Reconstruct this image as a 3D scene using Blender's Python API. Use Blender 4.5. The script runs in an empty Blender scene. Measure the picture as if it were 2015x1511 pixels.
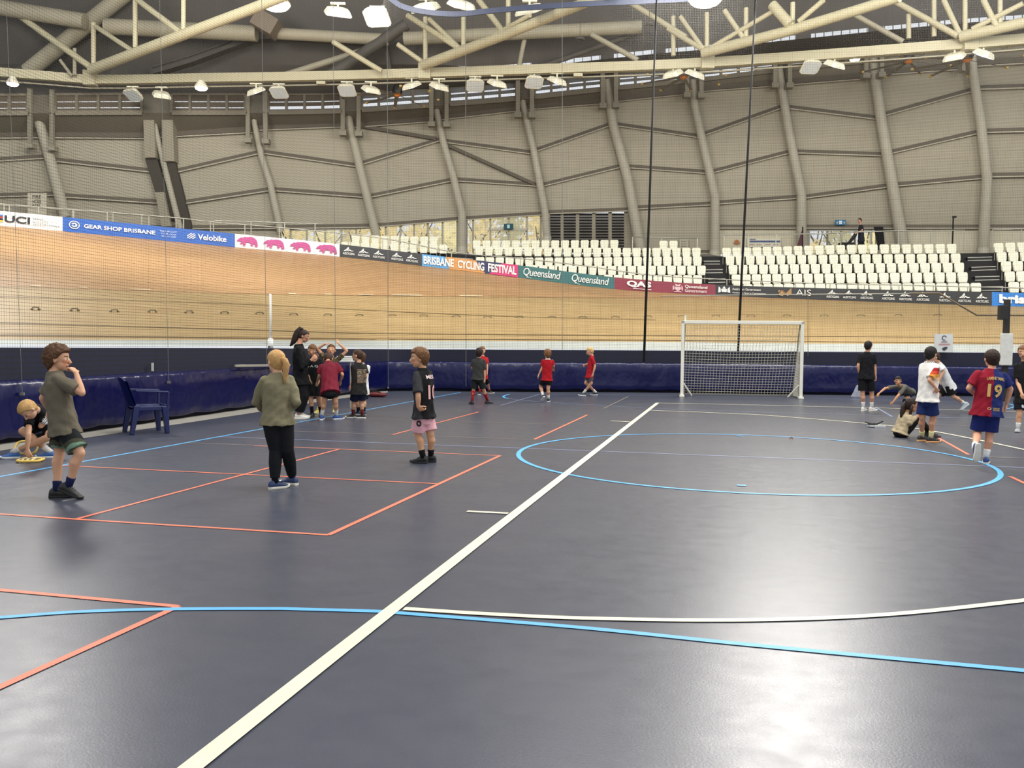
WORLD = 0.9
UNSEEN_LIGHTS = [((8.9, 28, 12.2), 4.0, 1900, (5, 3, 0)), ((-15, 27, 12.2), 3.0, 900, (-4, 2, 0)), ((2, 21, 12.5), 4, 600, None), ((-10, 22, 12), 4, 250, (-16, 30, 3)), ((14, 20, 12), 4, 400, (20, 30, 3)), ((-13, 25, 12), 3, 1300, (-20, 45, 6.5)), ((-5, 26, 12), 3, 1150, (-8, 46, 6.5)), ((5, 26, 12), 3, 1050, (6, 46, 6.5)), ((13, 24, 12), 3, 1050, (16, 46, 6.5)), ((20, 22, 12), 3, 1000, (26, 44, 6.5)), ((0, 10, 13), 6, 1300, None), ((12, 9, 13), 6, 1300, None)]
import bpy, bmesh, math, random
import numpy as np
from mathutils import Vector, Matrix, noise
from mathutils.bvhtree import BVHTree
random.seed(7)
SC = bpy.context.scene
COL = SC.collection
R = math.radians
PI = math.pi
# ---------------------------------------------------------------- camera model (2015 x 1511)
F, CX, CY = 1772.0, 1007.5, 755.5
PIT, ROL, HC = R(2.668), R(-0.542), 1.45
cP, sP, cR, sR = math.cos(PIT), math.sin(PIT), math.cos(ROL), math.sin(ROL)
def ray(px, py):
    x = (px - CX) / F; y = (py - CY) / F
    x, y = cR * x - sR * y, sR * x + cR * y
    return Vector((x, cP - y * sP, -(sP + y * cP)))
def at_y(px, py, Y):
    d = ray(px, py); t = Y / d.y
    return Vector((d.x * t, Y, HC + d.z * t))
def at_z(px, py, Z=0.0):
    d = ray(px, py); t = (Z - HC) / d.z
    return Vector((d.x * t, d.y * t, Z))
def proj(p):
    v = Vector((p[0], p[1], p[2] - HC))
    r = Vector((cR, -sR * sP, -sR * cP)); u = Vector((sR, cR * sP, cR * cP)); f = Vector((0, cP, -sP))
    w = v.dot(f)
    return CX + F * v.dot(r) / w, CY - F * v.dot(u) / w
def itab(tab, x):
    n = len(tab)
    if x <= tab[0][0]:
        a, b = tab[0], tab[1]; return a[1] + (b[1] - a[1]) * (x - a[0]) / (b[0] - a[0])
    if x >= tab[-1][0]:
        a, b = tab[-2], tab[-1]; return b[1] + (b[1] - a[1]) * (x - b[0]) / (b[0] - a[0])
    i = 0
    while tab[i + 1][0] < x: i += 1
    def sl(j):
        if j <= 0: return (tab[1][1] - tab[0][1]) / (tab[1][0] - tab[0][0])
        if j >= n - 1: return (tab[-1][1] - tab[-2][1]) / (tab[-1][0] - tab[-2][0])
        return (tab[j + 1][1] - tab[j - 1][1]) / (tab[j + 1][0] - tab[j - 1][0])
    h = tab[i + 1][0] - tab[i][0]; t = (x - tab[i][0]) / h
    m0, m1 = sl(i) * h, sl(i + 1) * h
    t2, t3 = t * t, t * t * t
    return (2*t3 - 3*t2 + 1) * tab[i][1] + (t3 - 2*t2 + t) * m0 + (-2*t3 + 3*t2) * tab[i+1][1] + (t3 - t2) * m1
# ---------------------------------------------------------------- colours and materials
def lin(c):
    return tuple((x / 12.92 if x <= 0.04045 else ((x + 0.055) / 1.055) ** 2.4) for x in (v / 255.0 for v in c))
MATS = {}
def N(nt, t, **kw):
    n = nt.nodes.new(t)
    for k, v in kw.items(): setattr(n, k, v)
    return n
def mat(name, c=(128, 128, 128), rough=0.6, var=0.06, scale=6.0, bump=0.0, bscale=40.0, metal=0.0, emis=None, estr=0.0, attr=False, stretch=(1, 1, 1), coat=0.0, spec=0.5, alpha=None, trans=0.0, bdist=.02):
    if name in MATS: return MATS[name]
    m = bpy.data.materials.new(name); m.use_nodes = True; nt = m.node_tree
    b = nt.nodes['Principled BSDF']
    b.inputs['Roughness'].default_value = rough; b.inputs['Metallic'].default_value = metal
    b.inputs['Specular IOR Level'].default_value = spec
    b.inputs['Coat Weight'].default_value = coat
    b.inputs['Transmission Weight'].default_value = trans
    if alpha is not None: b.inputs['Alpha'].default_value = alpha
    tc = N(nt, 'ShaderNodeTexCoord'); mp = N(nt, 'ShaderNodeMapping')
    mp.inputs['Scale'].default_value = stretch
    nt.links.new(tc.outputs['Object'], mp.inputs['Vector'])
    nz = N(nt, 'ShaderNodeTexNoise'); nz.inputs['Scale'].default_value = scale; nz.inputs['Detail'].default_value = 4
    nt.links.new(mp.outputs['Vector'], nz.inputs['Vector'])
    mr = N(nt, 'ShaderNodeMapRange'); mr.inputs['To Min'].default_value = 1 - var * 2; mr.inputs['To Max'].default_value = 1 + var * 2
    nt.links.new(nz.outputs['Fac'], mr.inputs['Value'])
    vm = N(nt, 'ShaderNodeVectorMath', operation='SCALE')
    if attr:
        at = N(nt, 'ShaderNodeAttribute', attribute_name='Col'); nt.links.new(at.outputs['Color'], vm.inputs[0])
    else:
        vm.inputs[0].default_value = lin(c)
    nt.links.new(mr.outputs['Result'], vm.inputs['Scale'])
    nt.links.new(vm.outputs['Vector'], b.inputs['Base Color'])
    if emis:
        b.inputs['Emission Color'].default_value = (*lin(emis), 1); b.inputs['Emission Strength'].default_value = estr
    if bump:
        n2 = N(nt, 'ShaderNodeTexNoise'); n2.inputs['Scale'].default_value = bscale; n2.inputs['Detail'].default_value = 3
        nt.links.new(mp.outputs['Vector'], n2.inputs['Vector'])
        bp = N(nt, 'ShaderNodeBump'); bp.inputs['Strength'].default_value = bump; bp.inputs['Distance'].default_value = bdist
        nt.links.new(n2.outputs['Fac'], bp.inputs['Height']); nt.links.new(bp.outputs['Normal'], b.inputs['Normal'])
    MATS[name] = m
    return m
# ---------------------------------------------------------------- mesh builder
class MB:
    def __init__(s): s.v = []; s.f = []; s.m = []; s.uv = {}
    def add(s, vs, fs, mi=0):
        o = len(s.v); s.v += [tuple(v) for v in vs]
        for f in fs: s.f.append(tuple(i + o for i in f)); s.m.append(mi)
        return s
    def box(s, c, size, rz=0.0, rot=None, mi=0):
        M = rot if rot is not None else Matrix.Rotation(rz, 3, 'Z')
        c = Vector(c); hx, hy, hz = size[0] / 2, size[1] / 2, size[2] / 2
        vs = [c + M @ Vector((x * hx, y * hy, z * hz)) for z in (-1, 1) for y in (-1, 1) for x in (-1, 1)]
        return s.add(vs, [(0, 2, 3, 1), (4, 5, 7, 6), (0, 1, 5, 4), (2, 6, 7, 3), (0, 4, 6, 2), (1, 3, 7, 5)], mi)
    def bar(s, a, b, w, h=None, up=(0, 0, 1), mi=0):
        a, b = Vector(a), Vector(b); h = h or w
        z = (b - a).normalized(); x = Vector(up).cross(z)
        if x.length < 1e-4: x = Vector((1, 0, 0)).cross(z)
        x.normalize(); y = z.cross(x)
        vs = [p + x * (i * w / 2) + y * (j * h / 2) for p in (a, b) for i, j in ((-1, -1), (1, -1), (1, 1), (-1, 1))]
        return s.add(vs, [(3, 2, 1, 0), (4, 5, 6, 7), (0, 1, 5, 4), (1, 2, 6, 5), (2, 3, 7, 6), (3, 0, 4, 7)], mi)
    def loft(s, rings, mi=0, cap=True):
        n = len(rings[0]); vs = [p for r in rings for p in r]; fs = []
        for i in range(len(rings) - 1):
            for j in range(n):
                k = (j + 1) % n
                fs.append((i * n + j, i * n + k, (i + 1) * n + k, (i + 1) * n + j))
        if cap:
            fs.append(tuple(range(n - 1, -1, -1))); o = (len(rings) - 1) * n; fs.append(tuple(o + j for j in range(n)))
        return s.add(vs, fs, mi)
    def tube(s, pts, rad, n=10, mi=0, cap=True, flat=1.0, up=None):
        pts = [Vector(p) for p in pts]
        if not isinstance(rad, (list, tuple)): rad = [rad] * len(pts)
        rings = []; x = None
        for i, p in enumerate(pts):
            t = (pts[min(i + 1, len(pts) - 1)] - pts[max(i - 1, 0)]).normalized()
            if x is None:
                u = Vector(up) if up is not None else (Vector((0, 0, 1)) if abs(t.z) < 0.9 else Vector((1, 0, 0)))
                x = (u - t * u.dot(t)).normalized()
            else:
                x = (x - t * x.dot(t)).normalized()
            y = t.cross(x)
            rings.append([p + x * (math.cos(2 * PI * j / n) * rad[i]) + y * (math.sin(2 * PI * j / n) * rad[i] * flat) for j in range(n)])
        return s.loft(rings, mi, cap)
    def ell(s, c, r, M=None, nu=14, nv=9, mi=0):
        M = M or Matrix.Identity(3); c = Vector(c); vs = []
        for i in range(1, nv):
            a = PI * i / nv
            for j in range(nu):
                b = 2 * PI * j / nu
                vs.append(c + M @ Vector((r[0] * math.sin(a) * math.cos(b), r[1] * math.sin(a) * math.sin(b), r[2] * math.cos(a))))
        top = len(vs); vs.append(c + M @ Vector((0, 0, r[2]))); vs.append(c + M @ Vector((0, 0, -r[2])))
        fs = []
        for i in range(nv - 2):
            for j in range(nu):
                k = (j + 1) % nu
                fs.append((i * nu + j, (i + 1) * nu + j, (i + 1) * nu + k, i * nu + k))
        for j in range(nu):
            k = (j + 1) % nu
            fs.append((top, j, k)); fs.append((top + 1, (nv - 2) * nu + k, (nv - 2) * nu + j))
        return s.add(vs, fs, mi)
    def poly(s, pts, mi=0): return s.add(pts, [tuple(range(len(pts)))], mi)
    def ribbon(s, A, B, mi=0):
        n = len(A); return s.add(list(A) + list(B), [(i, i + 1, n + i + 1, n + i) for i in range(n - 1)], mi)
    def disc(s, c, r, M=None, n=16, mi=0):
        M = M or Matrix.Identity(3); c = Vector(c)
        return s.poly([c + M @ Vector((r * math.cos(2 * PI * j / n), r * math.sin(2 * PI * j / n), 0)) for j in range(n)], mi)
    def mesh(s, name, mats, smooth=False):
        me = bpy.data.meshes.new(name); me.from_pydata(s.v, [], s.f)
        if not isinstance(mats, (list, tuple)): mats = [mats]
        for m in mats: me.materials.append(m)
        if len(mats) > 1: me.polygons.foreach_set('material_index', s.m)
        if smooth: me.polygons.foreach_set('use_smooth', [True] * len(me.polygons))
        me.update()
        return me
    def obj(s, name, mats, parent=None, smooth=False, bevel=0.0, sharp=None):
        me = s.mesh(name, mats, smooth)
        if smooth and sharp:
            me.set_sharp_from_angle(angle=R(sharp))
        return link(name, me, parent, bevel)
def link(name, me, parent=None, bevel=0.0):
    o = bpy.data.objects.new(name, me); COL.objects.link(o)
    if parent is not None:
        o.parent = parent; o.matrix_parent_inverse = world_of(parent).inverted()
    if bevel:
        b = o.modifiers.new('bevel', 'BEVEL'); b.width = bevel; b.segments = 2; b.limit_method = 'ANGLE'
    return o
def world_of(o):
    M = Matrix.Identity(4)
    while o is not None:
        M = (o.matrix_parent_inverse if o.parent else Matrix.Identity(4)) @ o.matrix_basis @ M; o = o.parent
    return M
def tag(o, label=None, cat=None, group=None, kind=None):
    if label: o['label'] = label
    if cat: o['category'] = cat
    if group: o['group'] = group
    if kind: o['kind'] = kind
    return o
def thing(name, label, cat, loc=(0, 0, 0), rz=0.0, group=None):
    o = bpy.data.objects.new(name, None); COL.objects.link(o); o.empty_display_size = 0.2
    o.location = loc; o.rotation_euler = (0, 0, rz)
    return tag(o, label, cat, group)
def eval_mesh(o):
    dg = bpy.context.evaluated_depsgraph_get()
    me = bpy.data.meshes.new_from_object(o.evaluated_get(dg)); return me
def dup(root, loc, rz=0.0, label=None, group=None):
    r = root.copy(); COL.objects.link(r); r.location = loc; r.rotation_euler = (0, 0, rz)
    if label: r['label'] = label
    if group: r['group'] = group
    for ch in list(root.children):
        c = ch.copy(); COL.objects.link(c); c.parent = r
        for g in ch.children:
            d = g.copy(); COL.objects.link(d); d.parent = c
    return r
TXT = {}
def text_geo(s, off=0.0, shear=0.0, space=1.0):
    """letters as flat filled polygons: (verts, faces, width, ymin, ymax)"""
    key = (s, off, shear, space)
    if key in TXT: return TXT[key]
    cu = bpy.data.curves.new('letters', 'FONT'); cu.body = s; cu.size = 1.0; cu.offset = off; cu.shear = shear; cu.space_character = space
    cu.resolution_u = 3
    o = bpy.data.objects.new('letters', cu); COL.objects.link(o)
    me = eval_mesh(o)
    vs = [Vector(v.co) for v in me.vertices]; fs = [tuple(p.vertices) for p in me.polygons]
    bpy.data.objects.remove(o); bpy.data.curves.remove(cu); bpy.data.meshes.remove(me)
    xs = [v.x for v in vs] or [0, 1]; ys = [v.y for v in vs] or [0, 1]
    x0 = min(xs)
    vs = [Vector((v.x - x0, v.y, 0)) for v in vs]
    TXT[key] = (vs, fs, max(xs) - x0, min(ys), max(ys))
    return TXT[key]
def text_on(mb, s, fn, x0, x1, y0, y1, off=0.0, shear=0.0, space=1.0, mi=0):
    """fit text into the rectangle and map every corner with fn(x, y)"""
    vs, fs, w, a, b = text_geo(s, off, shear, space)
    mb.add([fn(x0 + v.x / w * (x1 - x0), y0 + (v.y - a) / (b - a) * (y1 - y0)) for v in vs], fs, mi)
def remesh(mb, voxel, smooth=3, fac=0.5):
    me = mb.mesh('tmp', []) if False else bpy.data.meshes.new('tmp')
    me.from_pydata(mb.v, [], mb.f)
    o = bpy.data.objects.new('tmp', me); COL.objects.link(o)
    r = o.modifiers.new('r', 'REMESH'); r.mode = 'VOXEL'; r.voxel_size = voxel; r.adaptivity = 0
    if smooth:
        sm = o.modifiers.new('s', 'SMOOTH'); sm.iterations = smooth; sm.factor = fac
    out = eval_mesh(o)
    bpy.data.objects.remove(o); bpy.data.meshes.remove(me)
    out.polygons.foreach_set('use_smooth', [True] * len(out.polygons))
    return out
def coords(me):
    a = np.empty(len(me.vertices) * 3, dtype=np.float32); me.vertices.foreach_get('co', a); return a.reshape(-1, 3)
def paint(me, col):
    ca = me.color_attributes.new('Col', 'FLOAT_COLOR', 'POINT')
    out = np.ones((len(me.vertices), 4), dtype=np.float32); out[:, :3] = col
    ca.data.foreach_set('color', out.ravel())
# ================================================================ camera, world, light
cam = bpy.data.cameras.new('camera'); cam.sensor_width = 36; cam.lens = F / 2015 * 36; cam.clip_end = 500
co = bpy.data.objects.new('camera', cam); COL.objects.link(co)
co.matrix_world = Matrix(((cR, sR, 0, 0), (-sR * sP, cR * sP, -cP, 0), (-sR * cP, cR * cP, sP, HC), (0, 0, 0, 1)))
SC.camera = co
SC.view_settings.view_transform = 'Standard'; SC.view_settings.look = 'None'; SC.view_settings.exposure = 0.0
w = bpy.data.worlds.new('world'); SC.world = w; w.use_nodes = True
bg = w.node_tree.nodes['Background']; bg.inputs[0].default_value = (0.93, 0.96, 1.0, 1); bg.inputs[1].default_value = WORLD
def area(loc, size, power, col=(1, 0.96, 0.88), target=None, sy=None):
    l = bpy.data.lights.new('lamp', 'AREA'); l.energy = power; l.size = size; l.color = col
    if sy: l.shape = 'RECTANGLE'; l.size_y = sy
    o = bpy.data.objects.new('lamp', l); COL.objects.link(o); o.location = loc
    if target is not None:
        o.rotation_euler = (Vector(target) - Vector(loc)).to_track_quat('-Z', 'Y').to_euler()
    return o
# ================================================================ plan curves
YTOP = [(-500, 23), (0, 30), (250, 33.5), (463, 36), (668, 37.5), (831, 38), (1019, 38), (1209, 37.5), (1407, 37), (1700, 36), (2015, 34.5), (2500, 32)]
BBOT = [(-500, 399), (0, 444), (124, 455), (463, 486.5), (668, 505), (831, 523), (1019, 546), (1209, 568.5), (1407, 581), (1700, 593), (1951, 601.5), (2015, 603), (2500, 615)]
BTOP = [(-500, 368), (0, 415), (124, 427), (463, 460), (668, 480.5), (831, 500), (1019, 521.6), (1209, 545.5), (1407, 560), (1700, 569), (1951, 574.5), (2015, 577), (2500, 590)]
WBASE = [(-500, 944), (0, 873), (250, 837.5), (500, 802), (640, 782), (710, 773.5), (763, 769.3), (830, 768.8), (950, 770), (1265, 771.8), (1582, 776), (2015, 780), (2500, 785)]
WTOP = [(-500, 682), (0, 684), (500, 685), (763, 687), (1300, 689.5), (1582, 692), (2015, 694), (2500, 697)]
FEDGE = [(-500, 964), (0, 886.7), (500, 811.8), (611, 793), (686, 782), (763, 772)]
def wall_g(px): return at_z(px, itab(WBASE, px), 0)
def wall_t(px):
    g = wall_g(px); return at_y(px, itab(WTOP, px), g.y)
def bn_bot(px): return at_y(px, itab(BBOT, px), itab(YTOP, px))
def bn_top(px): return at_y(px, itab(BTOP, px), itab(YTOP, px) + 0.03)
CTR = Vector((4, 8, 0))
def inward(p):
    d = Vector((CTR.x - p[0], CTR.y - p[1], 0)); return d.normalized()
def rng(a, b, step):
    n = max(1, int(round((b - a) / step))); return [a + (b - a) * i / n for i in range(n + 1)]
# ================================================================ floor
def floor_mat():
    m = bpy.data.materials.new('navy_sports_floor'); m.use_nodes = True; nt = m.node_tree; b = nt.nodes['Principled BSDF']
    tc = N(nt, 'ShaderNodeTexCoord')
    mp = N(nt, 'ShaderNodeMapping'); mp.inputs['Scale'].default_value = (0.9, 1.1, 1); mp.inputs['Rotation'].default_value = (0, 0, 0.24); nt.links.new(tc.outputs['Object'], mp.inputs['Vector'])
    n1 = N(nt, 'ShaderNodeTexNoise'); n1.inputs['Scale'].default_value = 1.3; n1.inputs['Detail'].default_value = 6; n1.inputs['Roughness'].default_value = 0.65
    nt.links.new(mp.outputs['Vector'], n1.inputs['Vector'])
    cr = N(nt, 'ShaderNodeValToRGB'); cr.color_ramp.elements[0].position = 0.3; cr.color_ramp.elements[1].position = 0.7
    cr.color_ramp.elements[0].color = (*lin((60, 64, 78)), 1); cr.color_ramp.elements[1].color = (*lin((70, 73, 84)), 1)
    nt.links.new(n1.outputs['Fac'], cr.inputs['Fac']); nt.links.new(cr.outputs['Color'], b.inputs['Base Color'])
    n2 = N(nt, 'ShaderNodeTexNoise'); n2.inputs['Scale'].default_value = 7; n2.inputs['Detail'].default_value = 8
    nt.links.new(mp.outputs['Vector'], n2.inputs['Vector'])
    mr = N(nt, 'ShaderNodeMapRange'); mr.inputs['To Min'].default_value = 0.27; mr.inputs['To Max'].default_value = 0.40
    nt.links.new(n2.outputs['Fac'], mr.inputs['Value']); nt.links.new(mr.outputs['Result'], b.inputs['Roughness'])
    n3 = N(nt, 'ShaderNodeTexNoise'); n3.inputs['Scale'].default_value = 90; n3.inputs['Detail'].default_value = 3
    nt.links.new(tc.outputs['Object'], n3.inputs['Vector'])
    bp = N(nt, 'ShaderNodeBump'); bp.inputs['Strength'].default_value = 0.06; bp.inputs['Distance'].default_value = 0.01
    nt.links.new(n3.outputs['Fac'], bp.inputs['Height']); nt.links.new(bp.outputs['Normal'], b.inputs['Normal'])
    b.inputs['Specular IOR Level'].default_value = 0.55
    return m
mb = MB(); mb.poly([(-34, -6, 0), (40, -6, 0), (40, 46, 0), (-34, 46, 0)])
floor = mb.obj('floor', floor_mat()); tag(floor, kind='structure')
M_white = mat('line_white', (226, 220, 190), 0.5, 0.04, 3)
M_orange = mat('line_orange', (226, 120, 92), 0.5, 0.05, 3)
M_blue = mat('line_blue', (88, 168, 222), 0.5, 0.05, 3)
M_tan = mat('line_tan', (122, 112, 106), 0.5, 0.05, 3)
M_pale = mat('line_palegrey', (120, 130, 160), 0.5, 0.05, 3)
LZ = [0.002]
def line(pts, width, m, label, closed=False):
    P = [at_z(x, y, 0) for x, y in pts]; strip([Vector((p.x, p.y)) for p in P], width, m, label, closed)
def strip(P, width, m, label, closed=False):
    LZ[0] += 0.00012; z = LZ[0]; A = []; B = []; n = len(P)
    for i, p in enumerate(P):
        if closed: d = P[(i + 1) % n] - P[i - 1]
        else: d = P[min(i + 1, n - 1)] - P[max(i - 1, 0)]
        d.normalize(); q = Vector((-d.y, d.x)) * width / 2
        A.append((p.x - q.x, p.y - q.y, z)); B.append((p.x + q.x, p.y + q.y, z))
    if closed: A.append(A[0]); B.append(B[0])
    mb = MB(); mb.ribbon(A, B); o = mb.obj('court_line', m, floor); tag(o, label)
def smooth_px(pts, n=10):
    out = []
    for i in range(len(pts) - 1):
        for k in range(n):
            x = pts[i][0] + (pts[i + 1][0] - pts[i][0]) * k / n; out.append((x, itab(pts, x)))
    return out + [pts[-1]]
# blue, tan and orange first so that the wide white line lies on top
line([(-150, 963), (0, 938), (500, 846.8), (718, 807), (907, 772)], .05, M_blue, 'blue sideline near the padded wall')
line([(432, 859.4), (1000, 881), (1515, 900.8), (2100, 923.5)], .045, M_pale, 'pale blue line across the middle')
line([(367, 871), (984, 896.8)], .04, M_tan, 'faded orange line across the middle'); line([(500, 877), (984, 896.8)], .03, M_orange, 'orange line over the faded one')
line([(500, 845.5), (1063, 866)], .04, M_tan, 'tan line'); line([(715, 824), (1112, 836)], .04, M_tan, 'tan line'); line([(738, 804), (1156, 816.4)], .04, M_tan, 'tan line')
line([(-100, 1005), (149, 1022), (646.4, 1053)], .042, M_orange, 'orange court line'); line([(646.4, 1053), (984, 896.8)], .045, M_orange, 'orange court line')
line([(149, 1022), (667.5, 884)], .04, M_orange, 'orange court line'); line([(124, 916.5), (867, 952.6)], .036, M_orange, 'orange court line')
line([(773, 855.4), (941.7, 810.7)], .04, M_orange, 'orange court line'); line([(1052, 864.6), (1156, 816.4)], .045, M_orange, 'orange court line')
line([(-60, 1156), (350.7, 1194)], .045, M_orange, 'orange court line'); line([(350.7, 1194), (-60, 1380)], .045, M_orange, 'orange court line')
line([(1838, 857), (1906, 895)], .045, M_orange, 'orange court line'); line([(1988, 938), (2060, 972)], .045, M_orange, 'orange court line')
line(smooth_px([(-80, 1221), (0, 1216), (150, 1205), (327.5, 1199.6), (550, 1198.5), (600, 1199.9), (747, 1204), (785.6, 1207), (1150, 1236.5), (1465, 1268.7), (2015, 1320.5), (2100, 1328)]), .05, M_blue, 'bright blue line in the foreground')
# blue centre circle (fitted on the ground)
cc = at_z(1500, 906, 0); pts = [at_z(1021, 894, 0), at_z(1964, 935, 0), at_z(1420, 852.5, 0), at_z(1640, 977, 0), at_z(1090, 932, 0), at_z(1120, 869, 0), at_z(1800, 885, 0), at_z(1850, 966, 0)]
A_ = np.array([[2 * p.x, 2 * p.y, 1] for p in pts]); b_ = np.array([p.x ** 2 + p.y ** 2 for p in pts]); so = np.linalg.lstsq(A_, b_, rcond=None)[0]
cr_ = math.sqrt(so[2] + so[0] ** 2 + so[1] ** 2); print('circle', so[:2], cr_, [round(math.hypot(p.x - so[0], p.y - so[1]) - cr_, 2) for p in pts])
strip([Vector((so[0] + cr_ * math.cos(2 * PI * i / 96), so[1] + cr_ * math.sin(2 * PI * i / 96))) for i in range(96)], .06, M_blue, 'blue circle', True)
line(smooth_px([(1000, 784.5), (1047, 789.5), (1110, 794), (1200, 799), (1279, 804), (1515, 812), (1700, 817), (1850, 822), (2015, 822)], 6), .05, M_pale, 'far pale blue arc')
line([(1003, 775.5), (993, 778.5), (990, 780.5), (993, 782.8), (1000, 784.5)], .06, M_blue, 'end of the far blue arc'); line([(1003, 775.5), (1180, 777), (1340, 779), (1600, 784), (2015, 794)], .04, M_pale, 'far line below the padded wall')
line([(985, 798), (1062, 776)], .04, M_pale, 'faint far line'); line([(1188, 804), (1237, 780)], .04, M_tan, 'faint far line')
line([(1723, 801), (1755, 820)], .05, M_pale, 'faint far line'); line([(1740, 833), (2015, 842)], .04, M_tan, 'tan line'); line([(1800, 860), (1912, 862)], .04, M_pale, 'pale line'); line([(1920, 899), (2060, 904)], .04, M_tan, 'tan line')
line([(1960, 808), (1990, 803), (1999, 799), (1985, 795)], .05, M_blue, 'blue arc on the right')
line([(1296, 793.3), (1450, 796.3), (1813, 805), (2060, 812)], .055, M_white, 'white goal line')
line(smooth_px([(1279, 807.5), (1450, 814.4), (1515, 818), (1753, 838), (1837.6, 849), (2015, 885), (2080, 901)]), .06, M_white, 'white arc round the goal')
line(smooth_px([(795, 1199), (950, 1209), (1150, 1218), (1465, 1221.5), (1740, 1211), (2015, 1182.7), (2120, 1168)]), .055, M_white, 'white arc in the foreground')
line([(919, 1006.8), (1000, 1011)], .06, M_white, 'short white tick'); line([(1202, 828.6), (1240, 830.6)], .06, M_white, 'short far white tick'); line([(1450, 858.5), (1462, 858.7)], .08, M_blue, 'blue spot'); line([(1450, 955.5), (1468, 956)], .07, M_blue, 'blue spot')
line([(300, 1573), (600, 1335.8), (899.4, 1100), (950, 1060.5), (1294, 793)], .085, M_white, 'wide white sideline')
# light concrete margin between floor and padded wall
xs = rng(-400, 763, 40)
mb = MB(); mb.ribbon([at_z(x, itab(FEDGE, x), .004) for x in xs], [wall_g(x) + Vector((0, 0, .004)) for x in xs])
tag(mb.obj('trim_1', mat('pale_concrete', (150, 146, 136), .8, .08, 4)), kind='structure')
# ================================================================ infield wall and padding
def brick_mat():
    m = bpy.data.materials.new('navy_brick'); m.use_nodes = True; nt = m.node_tree; b = nt.nodes['Principled BSDF']
    uv = N(nt, 'ShaderNodeUVMap'); br = N(nt, 'ShaderNodeTexBrick'); br.inputs['Scale'].default_value = 1
    br.inputs['Color1'].default_value = (*lin((14, 18, 42)), 1); br.inputs['Color2'].default_value = (*lin((16, 20, 46)), 1); br.inputs['Mortar'].default_value = (*lin((10, 12, 24)), 1)
    br.inputs['Brick Width'].default_value = .23; br.inputs['Row Height'].default_value = .075; br.inputs['Mortar Size'].default_value = .008
    nt.links.new(uv.outputs['UV'], br.inputs['Vector']); nt.links.new(br.outputs['Color'], b.inputs['Base Color']); b.inputs['Roughness'].default_value = .75
    return m
def uv_grid(me, nu, nv, us, vs):
    """me: grid of nu x nv points stored row by row (v outer)"""
    uvl = me.uv_layers.new(name='UVMap')
    for li, l in enumerate(me.loops):
        i = l.vertex_index
        uvl.data[li].uv = (us[i % nu] if not isinstance(us[0], list) else us[i // nu][i % nu], vs[i // nu] if not isinstance(vs[0], list) else vs[i // nu][i % nu])
def grid(rows):
    nu = len(rows[0]); mb = MB()
    mb.add([p for r in rows for p in r], [(j * nu + i, j * nu + i + 1, (j + 1) * nu + i + 1, (j + 1) * nu + i) for j in range(len(rows) - 1) for i in range(nu - 1)])
    return mb
XS = rng(-500, 690, 35) + rng(700, 840, 10) + rng(860, 2450, 45)
W0 = [wall_g(x) for x in XS]; W1 = [wall_t(x) for x in XS]
acc = [0.0]
for i in range(1, len(XS)): acc.append(acc[-1] + (W0[i] - W0[i - 1]).length)
g = grid([W0, W1]); me = g.mesh('wall_infield', brick_mat()); uv_grid(me, len(XS), 2, acc, [0, 1.25]); tag(link('wall_infield', me), kind='structure')
vin = mat('navy_vinyl', (5, 9, 62), .24, .12, 1.2, bump=.55, bscale=1.5, stretch=(1, 1, .8), spec=.4, bdist=.12)
def pad_pt(x, z, off, seed=0):
    p = wall_g(x); n = inward(p)
    ww = noise.noise(Vector((p.x * 1.3, p.y * 1.3, z * 2.2))) * .025
    return Vector((p.x, p.y, z)) + n * (off + ww)
prof = [(.86, .01), (.865, .10), (.80, .14), (.6, .15), (.4, .15), (.22, .15), (.12, .16), (.09, .14), (.085, .02)]
seg_edges = [-500, 40, 318, 520, 763, 1268, 1582, 1800, 2450]
for a, b in zip(seg_edges[:-1], seg_edges[1:]):
    xs = rng(a, b, 12)
    mb = grid([[pad_pt(x, z - .03 * abs(math.sin(x * .05)) * (z < .15), o) for x in xs] for z, o in prof])
    o = mb.obj('wall_padding', vin, smooth=True); lab = {-500: 'navy vinyl wall pad at the far left end behind the crouching boy', 40: 'navy vinyl wall pad behind the boy in the grey-green shirt', 318: 'navy vinyl wall pad between the plastic chair and the girl in the olive top', 520: 'navy vinyl wall pad behind the group round the woman in black, ending in the corner', 763: 'long navy vinyl wall pad behind the two boys in red shirts', 1268: 'navy vinyl wall pad behind the goal', 1582: 'navy vinyl wall pad behind the crawling boy, right of the goal', 1800: 'navy vinyl wall pad at the right end behind the boy in white bending'}[a]
    tag(o, lab, 'wall pad', 'navy wall pads round the court')
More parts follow.
